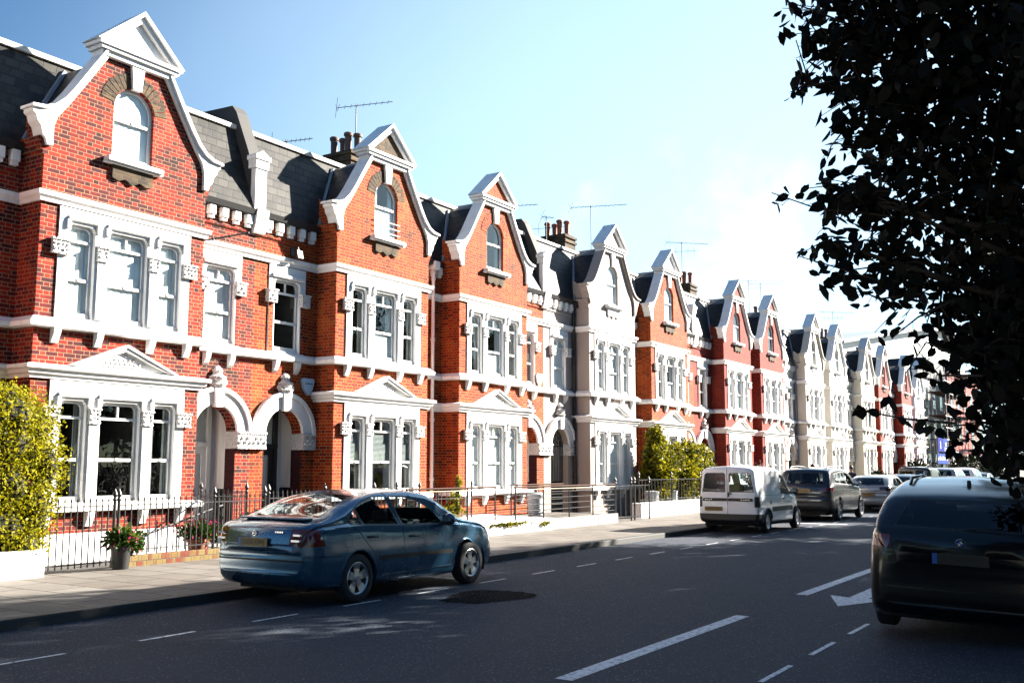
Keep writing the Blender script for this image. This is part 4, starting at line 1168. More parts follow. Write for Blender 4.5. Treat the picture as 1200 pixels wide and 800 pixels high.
def variant(S, **k):
    T = dict(S); T.update(k); return T

def park_all():
    vehicle('parked_car', 'metallic blue saloon with a rod aerial parked in front of the black railings', SALOON, (-9.80, 9.12, 0), math.radians(0))
    vehicle('parked_van', 'small white panel van with two glazed rear doors, parked by the bushes', VAN, (-9.86, 26.1, 0), 0, cat='van')
    vehicle('parked_car', 'dark graphite off-roader with roof rails parked ahead of the white van', SUV, (-10.0, 33.4, 0), 0)
    vehicle('parked_car', 'pale silver hatchback parked ahead of the dark off-roader', HATCH, (-9.85, 41.6, 0), 0)
    vehicle('parked_car', 'dark blue hatchback parked just ahead of the pale silver one', variant(HATCH, paint='dark_blue', extras=[plate_fn(-.006, .70, 0, 'LR09 TGO', M['plate_y']), mirrors(.86, 2.70, .99, 'dark_blue')]), (-9.9, 47.0, 0), 0)
    vehicle('parked_van', 'small dark van parked far along the kerb beyond the hatchbacks', variant(VAN, paint='graphite', extras=[mirrors(.85, 2.78, 1.08, 'trim_black')]), (-10.1, 52.2, 0), 0, cat='van')
    far = [('pale silver off-roader, nearest of three cars seen over the black car roof', SUV, 'silver_paint', 57.5), ('white off-roader, middle one of three cars seen over the black car roof', variant(SUV, H=1.76), 'white_paint', 63.6), ('dark hatchback, farthest of three cars seen over the black car roof', HATCH, 'dark_blue', 69.8)]
    for lb, S, pt, y in far:
        vehicle('parked_car', lb, variant(S, paint=pt, extras=[mirrors(.9, 2.9, 1.08, pt)]), (-9.9, y, 0), 0)
    vehicle('parked_car', 'black crossover with a roundel badge, seen close from behind under the tree', CROSS, (-1.74, 10.85, .0), math.radians(2.5), group='parked cars along the near kerb')
    o = [q for q in bpy.data.objects if q.get('label', '').startswith('black crossover')][0]; o.rotation_euler.y = math.radians(2.2); o.scale = (1, 1, .985)
park_all()
# ------------------------------------------------------------------ ground
def ground_mats():
    t = NT('asphalt'); o = t.obj()
    fine = t.noise(o, 160, 2); mid = t.noise(o, 9, 5, .65); big = t.noise(o, .5, 4)
    v = t.n('TexVoronoi'); v.inputs['Scale'].default_value = 75; t.l(o, v.inputs['Vector'])
    stone = t.math('MULTIPLY', t.math('SUBTRACT', .32, v.outputs[0]), 2.6, clamp=True)
    col = t.mix(t.math('MULTIPLY', mid, .9), (.020, .027, .041), (.056, .068, .092))
    v2 = t.n('TexVoronoi'); v2.inputs['Scale'].default_value = 26; t.l(o, v2.inputs['Vector'])
    fleck = t.math('MULTIPLY', t.math('SUBTRACT', .26, v2.outputs[0]), 5, clamp=True)
    col = t.mix(t.math('MULTIPLY', fleck, t.math('MULTIPLY', t.noise(o, 31, 2), .8)), col, (.62, .66, .74))
    col = t.mix(t.math('MULTIPLY', stone, t.math('MULTIPLY', fine, .9)), col, (.11, .105, .10))
    st = t.n('Mapping'); t.l(o, st.inputs[0]); st.inputs['Scale'].default_value = (1.2, .07, 1)
    wear = t.math('MULTIPLY', t.math('SUBTRACT', t.noise(st.outputs[0], 2.2, 4), .5), 1.6, clamp=True)
    col = t.mix(t.math('MULTIPLY', wear, .35), col, (.007, .007, .008))
    col = t.mix(t.math('MULTIPLY', t.math('SUBTRACT', big, .52), 2.0, clamp=True), col, (.034, .033, .035))
    hh = t.math('ADD', fine, t.math('MULTIPLY', stone, 1.2))
    M['asphalt'] = t.pbr(col, t.math('MULTIPLY_ADD', mid, .2, .68), 0, t.bump(hh, .8, .012), spec=.16)
    t = NT('tar_patch'); o = t.obj()
    gr = t.math('MULTIPLY', t.math('SUBTRACT', t.noise(o, 45, 3), .58), 8, clamp=True)
    M['tar'] = t.pbr(t.mix(gr, (.004, .004, .005), (.20, .18, .16)), .95, 0, t.bump(t.noise(o, 70, 3), .8, .015), spec=.03)
    t = NT('paving'); o = t.obj()
    b = t.n('TexBrick'); t.l(o, b.inputs['Vector'])
    mp = t.n('Mapping'); t.l(o, mp.inputs[0]); mp.inputs['Rotation'].default_value = (0, 0, 0); t.l(mp.outputs[0], b.inputs['Vector'])
    b.inputs['Scale'].default_value = 1; b.inputs['Brick Width'].default_value = .90; b.inputs['Row Height'].default_value = .62; b.inputs['Mortar Size'].default_value = .016
    b.inputs['Color1'].default_value = (.105, .09, .077, 1); b.inputs['Color2'].default_value = (.150, .136, .122, 1); b.inputs['Mortar'].default_value = (.018, .016, .014, 1)
    n1 = t.math('MULTIPLY_ADD', t.noise(o, 3, 6, .7), .7, .62)
    col = t.mix(1.0, b.outputs[0], n1, 'MULTIPLY')
    gum = t.n('TexVoronoi'); gum.inputs['Scale'].default_value = 2.6; t.l(o, gum.inputs['Vector'])
    col = t.mix(t.math('MULTIPLY', t.math('LESS_THAN', gum.outputs[0], .09), .5), col, (.07, .065, .06))
    hh = t.math('SUBTRACT', t.math('MULTIPLY', t.noise(o, 40, 3), .3), b.outputs[1])
    M['paving'] = t.pbr(col, .75, 0, t.bump(hh, .5, .012), spec=.3)
    t = NT('kerb_granite'); o = t.obj()
    b = t.n('TexBrick'); sp = t.n('SeparateXYZ'); t.l(o, sp.inputs[0]); cb = t.n('CombineXYZ'); t.l(sp.outputs[1], cb.inputs[0]); t.l(b.inputs['Vector'] and cb.outputs[0], b.inputs['Vector'])
    b.inputs['Scale'].default_value = 1; b.inputs['Brick Width'].default_value = .9; b.inputs['Row Height'].default_value = 3; b.inputs['Mortar Size'].default_value = .008
    b.inputs['Color1'].default_value = (.09, .083, .076, 1); b.inputs['Color2'].default_value = (.125, .115, .105, 1); b.inputs['Mortar'].default_value = (.03, .03, .03, 1)
    sp_ = t.math('MULTIPLY_ADD', t.noise(o, 110, 2), 1.1, .45)
    M['kerb'] = t.pbr(t.mix(1.0, b.outputs[0], sp_, 'MULTIPLY'), .7, 0, t.bump(t.noise(o, 60, 3), .5, .01))
    t = NT('road_paint'); o = t.obj()
    worn = t.math('MULTIPLY', t.math('SUBTRACT', t.noise(o, 16, 6, .75), .50), 7, clamp=True)
    p = t.n('BsdfPrincipled'); p.inputs['Roughness'].default_value = .6
    t.l(t.mix(t.noise(o, 5, 4), (.55, .56, .57), (.76, .77, .78)), p.inputs['Base Color'])
    tr = t.n('BsdfTransparent'); m = t.n('MixShader')
    t.l(t.math('MULTIPLY', worn, .75), m.inputs[0]); t.l(p.outputs[0], m.inputs[1]); t.l(tr.outputs[0], m.inputs[2]); t.l(m.outputs[0], t.out.inputs[0])
    M['road_paint'] = t.mat
    M['earth'] = plain('earth', (.09, .075, .05), .95, var=.4, scale=.4, bump=.3)
    M['forecourt'] = plain('forecourt_concrete', (.06, .055, .05), .85, var=.25, scale=1.5, bump=.3)
ground_mats()

def sheet(name, mat, x0, x1, y0, y1, z, kind='structure'):
    m = MB(); m.quad((x0, y0, z), (x1, y0, z), (x1, y1, z), (x0, y1, z))
    return tag(m.build(name, M[mat]), kind=kind)
sheet('ground', 'earth', -900, 900, -500, 1500, -.03)
sheet('road', 'asphalt', -10.62, -.45, -60, 420, 0)
def slab(name, mat, x0, x1, y0, y1, z):
    m = MB(); m.box(x0, x1, y0, y1, -.05, z); return tag(m.build(name, M[mat]), kind='structure')
slab('pavement', 'paving', -14.55, -10.78, -60, 420, .12)
slab('pavement', 'paving', -.28, 3.6, -60, 420, .12)
for x0, x1 in ((-10.78, -10.60), (-.47, -.28)):
    m = MB(); m.box(x0, x1, -60, 420, -.04, .122)
    tag(m.build('kerb', M['kerb'], bevel=.015), kind='structure')
slab('forecourt', 'forecourt', -18.4, -14.55, -4, 90.6, .105)
slab('forecourt', 'forecourt', -30, -14.55, 90.6, 200, .10)

def marking(name, polys, z=.004):
    m = MB()
    for q in polys: m.add([(x, y, z) for x, y in q], [tuple(range(len(q)))])
    return tag(m.build(name, M['road_paint']), kind='structure')
def rect(x0, x1, y0, y1): return [(x0, y0), (x1, y0), (x1, y1), (x0, y1)]
marking('parking_bay_marking', [rect(-8.88, -8.83, 5.2 + 1.53 * k, 5.2 + 1.53 * k + .72) for k in range(-8, 60)])
marking('centre_line_marking', [rect(-4.37, -4.20, 7.45 + 6.65 * k, 7.45 + 6.65 * k + 4.3) for k in range(-4, 30)])
marking('parking_bay_marking', [rect(-2.90, -2.85, 8.25 + 1.42 * k, 8.25 + 1.42 * k + .82) for k in range(-8, 40)])
marking('road_arrow_marking', [[(-3.55, 13.2), (-3.10, 14.25), (-3.40, 14.15), (-3.40, 16.6), (-3.66, 16.6), (-3.66, 14.15), (-3.95, 14.3)]])
marking('bay_end_marking', [rect(-9.9, -8.25, 32.0, 32.22), rect(-6.9, -6.72, 30.4, 35.5)])
m = MB()
rng = random.Random(3)
m.add([(-7.85 + .50 * math.cos(a) * (1 + .22 * math.sin(3 * a) + .12 * rng.random()), 11.55 + .80 * math.sin(a) * (1 + .15 * math.cos(2 * a) + .1 * rng.random()), .004) for a in np.linspace(0, 2 * PI, 40)[:-1]], [tuple(range(39))])
tag(m.build('road_patch', M['tar']), kind='structure')

# ------------------------------------------------------------------ houses
YS = [6.56, 11.52, 18.98, 23.94, 31.50, 36.45, 44.15, 49.05, 56.50, 61.42, 68.90, 73.80, 81.30, 86.2]
SS = [-1, 1] * 7
N3 = ('net', 'net', 'net')
CF = [
 dict(label='red brick house at the left edge, mostly out of the picture', wall='brick_deep', low=N3, up=N3, det=1),
 dict(label='red brick gabled house with a white plinth and white pediment, beside the hedge', wall='brick_deep', low=('drapes', 'none', 'drapes'), up=N3, over='net', plinth='white', rod=True),
 dict(label='orange brick gabled house with a barred attic window, behind the blue saloon', wall='brick_orange', field='brick_stock', guard=True, low=('blind', 'blind', 'blind'), up=('drapes', 'half', 'drapes'), over='none', door='door_dark', chimney=True, pot='pot_dark', lamp=True, attic='half', roof='slate', bell=(2.05, 3.62, 'bell_blue')),
 dict(label='orange brick gabled house with the raised terrace and white drainpipe', wall='brick_orange', field='brick_orange', low=N3, up=('drapes', 'half', 'drapes'), over='drapes', pipe='joinery', arch='brick_orange', attic='drapes', roof='slate_dark', bell=(3.42, 4.55, 'bell_pale')),
 dict(label='beige rendered gabled house with a black iron gate and black drainpipe', wall='beige', trim='white', field='beige', coping='beige', arch='beige', low=N3, up=N3, over='net', gate=True, pipe='iron', pipe_at='ent', chimney=True, roof='slate_dark', door='door_dark'),
 dict(label='orange brick gabled house with a white tympanum, behind the tall bushes', wall='brick_orange', arch='brick_orange', low=N3, up=('drapes', 'half', 'half'), over='half', attic='net', roof='slate_dark'),
 dict(label='deep red brick gabled house behind the white van', wall='brick_red', field='brick_red', arch='brick_red', low=N3, up=N3, over='none', attic='half', chimney=True, roof='slate_dark', det=1),
 dict(label='deep red brick gabled house above the dark off-roader', wall='brick_red', field='brick_red', arch='brick_red', low=N3, up=N3, over='half', attic='none', roof='slate_dark', det=1),
 dict(label='cream rendered house, first of the pale pair beyond the red brick', wall='cream', field='cream', coping='cream', arch='cream', low=N3, up=N3, attic='half', chimney=True, roof='slate_dark', det=1, pipe='stone_grey', pipe_at='ent', door='door_dark', gate=True),
 dict(label='ivory white rendered house, second of the pale pair beyond the red brick', wall='ivory', arch='ivory', low=N3, up=N3, attic='half', roof='slate_dark', det=1),
 dict(label='cream rendered house standing between the ivory house and the far red brick pair', wall='cream', trim='ivory', arch='cream', low=N3, up=N3, attic='half', chimney=True, roof='slate_dark', det=1),
 dict(label='narrow red brick house joined to the far cream house', wall='brick_red', field='brick_red', arch='brick_red', low=N3, up=N3, attic='none', roof='slate_dark', det=1),
 dict(label='far red brick house half hidden by the hanging twigs', wall='brick_red', field='white', arch='brick_red', low=N3, up=N3, attic='none', chimney=True, roof='slate_dark', det=1),
 dict(label='last house of the terrace, pale blue white render, beside the scaffolding', wall='pale_blue', arch='pale_blue', low=N3, up=N3, attic='half', roof='slate_dark', det=1, end=True),
]
for i, (y, s, c) in enumerate(zip(YS, SS, CF)):
    prev = YS[i - 1] if i else YS[0] - 7.5
    nxt = YS[i + 1] if i < 13 else YS[13] + 7.5
    if s == 1: rec, party = (y - prev) / 2, (nxt - y) / 2
    else: rec, party = (nxt - y) / 2, (y - prev) / 2
    c.setdefault('post', i < 13)
    house('terrace_house', c['label'], y, s, rec, party, c)

# ------------------------------------------------------------------ things on the roofs
def aerial(label, x, y, z0, z1, yaw, tilt=0.0, boom=1.5, n=9, extra=0):
    a = thing('tv_aerial', label, 'aerial', (x, y, z0), 0, 'television aerials on the roofs')
    h = z1 - z0
    MB().tube([(0, 0, 0), (0, 0, h)], .018, 6).build('mast', M['aerial'], a)
    m = MB(); d = Vector((math.cos(yaw), math.sin(yaw), tilt)); p = Vector((-d.y, d.x, 0)).normalized()
    A = Vector((0, 0, h - .06)) - d * boom * .35
    m.tube([A, A + d * boom], .012, 5)
    for k in range(n):
        q = A + d * (boom * (k + .3) / n); l = .30 if k == 0 else .17
        m.tube([q - p * l, q + p * l], .007, 4)
    for e in (-1, 1):
        q = A; m.tube([q + Vector((0, 0, .02)), q + p * .3 * e + Vector((0, 0, .22))], .007, 4); m.tube([q, q + p * .3 * e - Vector((0, 0, .2))], .007, 4)
    m.build('boom', M['aerial'], a)
    if extra:
        m = MB(); z = h - .5
        m.tube([(-.7, -.2, z), (.7, .2, z)], .01, 5)
        for k in range(5): m.tube([(-.6 + .3 * k, -.17 + .085 * k, z - .2), (-.6 + .3 * k, -.17 + .085 * k, z + .2)], .007, 4)
        m.build('second_boom', M['aerial'], a)
aerial('aerial on the chimney above the barred attic window', -19.8, 22.0, 10.9, 12.75, .85, .22, 1.7)
aerial('low aerial peeping over the slate ridge left of the first chimney', -19.6, 18.95, 9.6, 10.72, .85, .22, 1.1)
aerial('aerial behind the gable of the terrace house with the white drainpipe', -19.6, 30.5, 9.5, 11.5, .8, .12, 1.5)
aerial('tall aerial on the chimney of the beige house', -19.4, 36.3, 9.8, 12.75, .9, .14, 2.6, 12)
aerial('upright thin aerial left of the beige house chimney', -19.6, 32.95, 9.6, 11.6, .9, .0, .5, 4, 1)
aerial('double aerial above the house with a white tympanum', -19.6, 46.4, 10.9, 13.15, .9, .03, 2.4, 12, 1)
aerial('large aerial between the two deep red gables', -19.6, 56.3, 9.9, 12.75, .9, .05, 4.0, 14, 1)
aerial('second large aerial beside the deep red gable of the farther house', -19.6, 58.4, 9.9, 12.9, .9, .05, 2.2, 10)
aerial('aerial over the ivory white gable', -19.6, 74.6, 9.9, 13.3, .9, .02, 3.0, 12, 1)
d = thing('satellite_dish', 'pale satellite dish on the roof beside the cream house', 'satellite dish', (-19.3, 57.6, 9.5))
m = MB(); m.tube([(0, 0, 0), (0, 0, 1.7)], .025, 6); m.build('mast', M['aerial'], d)
m = MB(); m.lathe([(.02, -.02), (.2, .01), (.36, .07), (.45, .13), (.45, .15), (.36, .09), (.02, 0)], (.05, .0, 1.75), 18, 'x'); m.tube([(.08, 0, 1.4), (.45, 0, 1.65)], .012, 5); m.ball((.46, 0, 1.68), .04, 8, 5)
m.build('dish', M['stone_grey'], d, smooth=True)
# ------------------------------------------------------------------ leaves
HEX = np.array([(-1, 0, 0), (-.45, .5, .08), (.25, .48, .08), (1, 0, -.12), (.25, -.48, .08), (-.45, -.5, .08)], float)
QUADL = np.array([(-1, 0, 0), (0, .5, .06), (1, 0, -.08), (0, -.5, .06)], float)
def leaf_object(name, pts, size, mat, parent, seed=0, shape=HEX, vary=.35, up=None, flat=.0):
    rs = np.random.RandomState(seed); N = len(pts); k = len(shape)
    a = rs.normal(size=(N, 3)); 
    if flat: a[:, 2] *= (1 - flat)
    a /= np.linalg.norm(a, axis=1)[:, None]
    b = rs.normal(size=(N, 3)); b -= (b * a).sum(1)[:, None] * a; b /= np.linalg.norm(b, axis=1)[:, None]
    c = np.cross(a, b)
    sz = size * (1 - vary + 2 * vary * rs.rand(N))
    V = pts[:, None, :] + sz[:, None, None] * (shape[None, :, 0:1] * a[:, None, :] + shape[None, :, 1:2] * b[:, None, :] + shape[None, :, 2:3] * c[:, None, :])
    me = bpy.data.meshes.new(name)
    me.vertices.add(N * k); me.vertices.foreach_set('co', V.reshape(-1).astype(np.float32))
    me.loops.add(N * k); me.loops.foreach_set('vertex_index', np.arange(N * k, dtype=np.int32))
    me.polygons.add(N); me.polygons.foreach_set('loop_start', np.arange(N, dtype=np.int32) * k)
    me.update(calc_edges=True); me.materials.append(mat)
    o = bpy.data.objects.new(name, me); return link(o, parent)

def blob_points(blobs, n, seed, shell=.45):
    rs = np.random.RandomState(seed); out = []
    vol = np.array([max(r[0] * r[1], r[0] * r[2]) if isinstance(r, tuple) else r * r for _, r in blobs]); vol = vol / vol.sum()
    for (c, r), v in zip(blobs, vol):
        k = int(n * v) + 1
        d = rs.normal(size=(k, 3)); d /= np.linalg.norm(d, axis=1)[:, None]
        rad = (shell + (1 - shell) * rs.rand(k)) * (1 + .12 * np.sin(d[:, 0] * 7 + c[0] * 3) * np.cos(d[:, 2] * 6 + c[1]) + .10 * rs.normal(size=k))
        out.append(np.array(c)[None] + d * rad[:, None] * np.array(r if isinstance(r, tuple) else (r, r, r))[None])
    return np.concatenate(out)

M['privet'] = leaf_mat('golden_privet', [(0, (.05, .06, .003)), (.25, (.14, .14, .004)), (.6, (.28, .25, .005)), (1, (.40, .35, .018))], .45)
M['shrub'] = leaf_mat('shrub_leaf', [(0, (.02, .03, .004)), (.35, (.07, .075, .005)), (.65, (.20, .18, .007)), (1, (.34, .29, .015))], .40)
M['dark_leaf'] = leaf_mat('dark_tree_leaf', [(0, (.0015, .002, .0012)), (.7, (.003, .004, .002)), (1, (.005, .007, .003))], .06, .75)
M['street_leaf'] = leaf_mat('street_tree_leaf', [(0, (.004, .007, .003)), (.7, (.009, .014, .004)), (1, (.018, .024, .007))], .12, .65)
M['plant_leaf'] = leaf_mat('plant_leaf', [(0, (.02, .05, .01)), (.6, (.05, .10, .015)), (1, (.10, .15, .02))], .25)
M['grey_leaf'] = leaf_mat('grey_green_leaf', [(0, (.10, .10, .08)), (.6, (.18, .17, .14)), (1, (.28, .26, .22))], .2)
M['petal'] = leaf_mat('petal', [(0, (.45, .01, .04)), (.5, (.5, .03, .12)), (.8, (.55, .06, .28)), (1, (.6, .25, .35))], .3)
M['bark'] = plain('bark', (.035, .028, .022), .9, var=.4, scale=9, bump=.5)
M['twig'] = plain('twigs_and_shade_core', (.006, .006, .003), .9, var=.4, scale=9)

def shrub(name, label, cat, blobs, n, size, mat, seed, loc, core=.72, stems=5, group=None, flat=0, shade_core=0):
    t = thing(name, label, cat, loc, 0, group)
    leaf_object('foliage', blob_points(blobs, n, seed), size, mat, t, seed, vary=.4, flat=flat)
    m = MB(); rs = random.Random(seed)
    for c, r in blobs:
        q = r if isinstance(r, tuple) else (r, r, r)
        if shade_core: m.ball(c, 1, 10, 6, tuple(shade_core * v for v in q))  # dark cores imitate the shade between the leaves
        for k in range(stems):
            e = (c[0] + q[0] * rs.uniform(-.7, .7), c[1] + q[1] * rs.uniform(-.7, .7), c[2] + q[2] * rs.uniform(.1, .8))
            b = (c[0] * .5 + rs.uniform(-.1, .1), c[1] * .8 + rs.uniform(-.1, .1), .0)
            m.tube([b, ((b[0] + e[0]) / 2 + rs.uniform(-.1, .1), (b[1] + e[1]) / 2, (b[2] + e[2]) * .5), e], [.025, .018, .006], 5)
    m.build('stems', M['twig'], t)
    return t

# golden hedge on the white garden wall
hb = [((x, y, z), (.62, .62, .55)) for x in (-.35, .25) for y in (-2.4, -1.7, -1.0, -.35) for z in (.55, 1.2, 1.85, 2.25)]
hb += [((.3, .12, .85), (.45, .40, .55)), ((.2, .28, 1.5), (.5, .42, .55)), ((.0, .22, 2.1), (.5, .42, .5)), ((.45, -.1, .3), (.4, .4, .35)), ((.1, -.3, 2.5), .34), ((-.1, -1.2, 2.55), .36)]
shrub('garden_hedge', 'tall golden privet hedge growing over the white garden wall', 'hedge', hb, 95000, .026, M['privet'], 5, (-15.05, 9.05, .28), stems=4, shade_core=.55)
w = thing('garden_wall', 'low white painted garden wall under the golden hedge', 'wall', (-14.4, 9.0, .1))
m = MB(); m.box(-.15, .15, -6.0, .09, 0, .42); m.build('masonry', M['white'], w, bevel=.01)
m = MB(); m.box(-1.6, -.15, -.11, .09, 0, .42); m.build('return_wall', M['white'], w, bevel=.01)

# ------------------------------------------------------------------ iron railings in front of the first houses
def railing(label, x0, y0, x1, y1, zb, zt, step, posts=(0, 1), name='iron_railing', spear=True, kerbw=None, group='black iron railings'):
    L = math.hypot(x1 - x0, y1 - y0); rz = math.atan2(y1 - y0, x1 - x0)
    t = thing(name, label, 'railing', (x0, y0, 0), rz, group)
    m = MB(); n = int(L / step)
    for i in range(1, n):
        u = L * i / n
        m.tube([(u, 0, zb + .04), (u, 0, zt + (.09 if spear else 0))], .0115, 5)
        if spear: m.lathe([(.009, 0), (.019, .02), (.001, .09)], (u, 0, zt + .07), 5)
    m.build('bars', M['iron'], t)
    for z in (zb + .10, zt):
        m = MB(); m.box(0, L, -.016, .016, z - .006, z + .012); m.build('rail', M['iron'], t)
    for u in posts:
        m = MB(); m.tube([(u * L, 0, .1), (u * L, 0, zt + .08)], .026, 8)
        m.lathe([(.03, 0), (.04, .02), (.022, .05), (.045, .10), (.03, .14), (.004, .20)], (u * L, 0, zt + .08), 10)
        m.build('post', M['iron'], t, smooth=True)
    return t
railing('black iron gate of close upright bars next to the hedge', -14.62, 9.16, -14.62, 10.52, .12, 1.13, .105, (1,), name='iron_gate')
railing('black iron railing on the red and yellow brick kerb', -14.62, 10.60, -14.62, 13.85, .28, 1.13, .125, (0, .62, 1))
railing('black iron railing between the flower bed and the porch path', -15.95, 13.42, -14.66, 13.42, .12, 1.20, .125, (0, 1))
railing('black iron railing in front of the twin arched porches, behind the blue saloon', -14.62, 13.95, -14.62, 18.7, .14, 1.16, .125, (0, .33, .66, 1))
m = MB(); m.box(-14.74, -14.50, 10.56, 13.9, .1, .29)
tag(m.build('brick_kerb', M['brick_kerb'], bevel=.008), 'low kerb of red and yellow bricks on edge under the iron railing', 'kerb wall')
m = MB(); m.tube([(-14.9, 11.0, .5), (-14.95, 13.1, 1.05)], .02, 6); m.tube([(-14.9, 11.0, .1), (-14.9, 11.0, .5)], .02, 6); m.tube([(-14.95, 13.1, .1), (-14.95, 13.1, 1.05)], .02, 6)
tag(m.build('hand_rail', M['iron']), 'thin sloping black handrail behind the iron railing', 'handrail')

def pot_plant(label, loc, r, h, blobs, n, seed, flowers, mat='iron', taper=.75):
    t = thing('potted_plant', label, 'plant pot', loc, 0, 'pots of flowers by the railings')
    m = MB(); m.lathe([(r * taper, 0), (r * .95, h * .86), (r * 1.05, h * .86), (r * 1.05, h), (r * .9, h), (r * .85, h * .8)], (0, 0, 0), 20, cap=False); m.lathe([(.001, .01), (r * taper, .01)], n=20, cap=False); m.lathe([(.001, h * .82), (r * .88, h * .82)], n=20, cap=False)
    m.build('pot', M[mat], t, smooth=True)
    leaf_object('foliage', blob_points(blobs, n, seed, .2), .045, M['plant_leaf'], t, seed)
    if flowers: fl_ = leaf_object('flowers', blob_points([(c, tuple(np.array(q if isinstance(q, tuple) else (q, q, q)) * 1.08)) for c, q in blobs], flowers, seed + 1, .85), .032, M['petal'], t, seed + 2, vary=.2); fl_['kind'] = 'stuff'
    return t
pot_plant('dark flared pot of trailing pink flowers at the iron gate post', (-14.30, 10.45, .12), .17, .38, [((0, .02, .48), (.28, .30, .2)), ((.05, .22, .40), (.16, .18, .18))], 1100, 11, 60)
pot_plant('dark pot of red and purple flowers behind the middle of the railing', (-14.95, 12.55, .1), .2, .36, [((0, 0, .5), (.26, .4, .2)), ((0, .4, .46), (.2, .3, .2))], 1300, 12, 160, 'terracotta')
pot_plant('pot of pink and red flowers behind the boot of the blue saloon', (-14.95, 13.75, .1), .2, .36, [((0, 0, .5), (.26, .4, .26)), ((0, .3, .62), (.2, .25, .2))], 1300, 13, 150, 'terracotta')

# ------------------------------------------------------------------ the raised terrace with steel railings
t = thing('terrace', 'raised terrace with a white and pale grey front wall', 'terrace', (-13.72, 18.9, 0))
m = MB(); m.prism([(-2.2, .1), (.0, .1), (.0, .40), (-.02, .42), (-2.2, .47)], 0, 4.5, 'y'); m.build('rendered_wall', M['white'], t, bevel=.01)
for k in range(3):
    m = MB(); a = 4.515 + 1.27 * k; m.box(-.14, .0, a, a + 1.255, .1, .40); m.build('block', M['stone_grey'], t, bevel=.008)
m = MB(); m.box(-2.2, -.142, 4.505, 8.3, .1, .385); m.build('terrace_floor', M['paving'], t)
M['gilt'] = plain('gilt_paint', (.16, .11, .02), .6)
def steel_rail(label, x, y0, y1, zb, zt, bars, posts):
    t = thing('steel_railing', label, 'railing', (x, y0, 0)); L = y1 - y0
    for u in posts:
        m = MB(); m.tube([(0, u * L, .36 if zb > .3 else .1), (0, u * L, zt)], .021, 8); m.build('post', M['steel'], t, smooth=True)
    m = MB(); m.tube([(0, -.04, zt + .02), (0, L + .04, zt + .02)], .024, 8); m.build('handrail', M['handrail'], t, smooth=True)
    m = MB(); m.tube([(.02, 0, zt - .045), (.02, L, zt - .045)], .012, 6); m.build('gilt_rail', M['gilt'], t)
    for k in range(bars):
        m = MB(); z = zb + (zt - zb - .06) * (k + .6) / bars
        m.tube([(0, 0, z), (0, L, z)], .010, 6); m.build('bar', M['steel'], t)
    return t
steel_rail('steel railing with five level bars along the terrace front', -13.80, 21.6, 27.15, .40, 1.24, 5, (0, .25, .5, .75, 1))
steel_rail('steel railing with two bars and a varnished handrail in front of the white wall', -14.35, 17.9, 21.5, .38, 1.24, 2, (0, .32, .66, 1))
steel_rail('short steel railing along the rear of the terrace', -15.6, 24.2, 27.15, .40, 1.24, 5, (0, .5, 1))
railing('black upright bars of the inner terrace fence behind the handrail', -15.3, 18.7, -15.3, 21.8, .40, 1.16, .22, (0, 1), spear=False)
t = thing('dustbin', 'ribbed galvanised dustbin standing on the terrace', 'bin', (-14.75, 24.15, .385))
m = MB(); prof = [(.20, 0)]
for k in range(9): prof += [(.205 + .002 * k, .05 + .058 * k), (.222 + .002 * k, .075 + .058 * k)]
prof += [(.235, .60), (.225, .60)]
m.lathe(prof, n=24); m.build('drum', M['zinc'], t, smooth=True)
m = MB(); m.lathe([(.245, .59), (.245, .63), (.15, .69), (.03, .70)], n=24); m.tube([(-.06, 0, .70), (-.04, 0, .75), (.04, 0, .75), (.06, 0, .70)], .01, 6); m.build('lid', M['zinc'], t, smooth=True)
shrub('planter_shrub', 'weedy green plant with tall shoots in the terrace border', 'plant', [((0, 0, .25), (.25, .9, .22)), ((0, .6, .45), (.15, .3, .4)), ((0, .75, .9), (.08, .1, .3))], 900, .05, M['shrub'], 21, (-14.75, 19.7, .4), stems=4)
shrub('planter_shrub', 'pale grey leaved shrub at the left end of the terrace border', 'plant', [((0, 0, .3), (.3, .5, .28))], 600, .05, M['grey_leaf'], 22, (-14.75, 18.4, .35), stems=5)
leaf_object('trailing_plant', blob_points([((-13.70, 21.2, .36), (.06, 1.2, .05)), ((-13.69, 22.9, .30), (.05, .3, .08))], 420, 23, 0), .04, M['shrub'], None, 23)
tag(bpy.data.objects['trailing_plant'], 'thin trailing greenery hanging over the white terrace wall', 'plant')
g = railing('narrow steel and black gate at the end of the terrace', -13.95, 27.5, -13.95, 29.9, .14, 1.20, .30, (0, .45, .55, 1), spear=False, name='iron_gate')

# low wall, bushes and drums in front of the fifth house
w = thing('garden_wall', 'low white garden wall below the tall bushes behind the white van', 'wall', (-14.6, 30.3, .1))
m = MB(); m.box(-.17, .17, 0, 8.6, 0, .44); m.build('masonry', M['white'], w, bevel=.01)
m = MB(); m.box(-.20, .20, -.03, 8.6, .44, .49); m.build('wall_coping', M['white'], w, bevel=.01)
railing('black iron railing on the low white wall below the tall bushes', -14.6, 30.5, -14.6, 38.6, .58, 1.35, .25, (0, .33, .66, 1), spear=False)
shrub('garden_bush', 'tall yellow green bush beside the beige house, left one of two', 'bush', [((0, 0, 1.3), (.55, .75, 1.0)), ((0, .1, 2.2), (.42, .5, .8)), ((.1, .5, 1.6), (.5, .55, .8)), ((0, -.1, 2.7), (.34, .36, .5)), ((.1, -.5, 2.0), (.4, .35, .5))], 14000, .055, M['shrub'], 31, (-15.25, 33.3, .1), shade_core=.55)
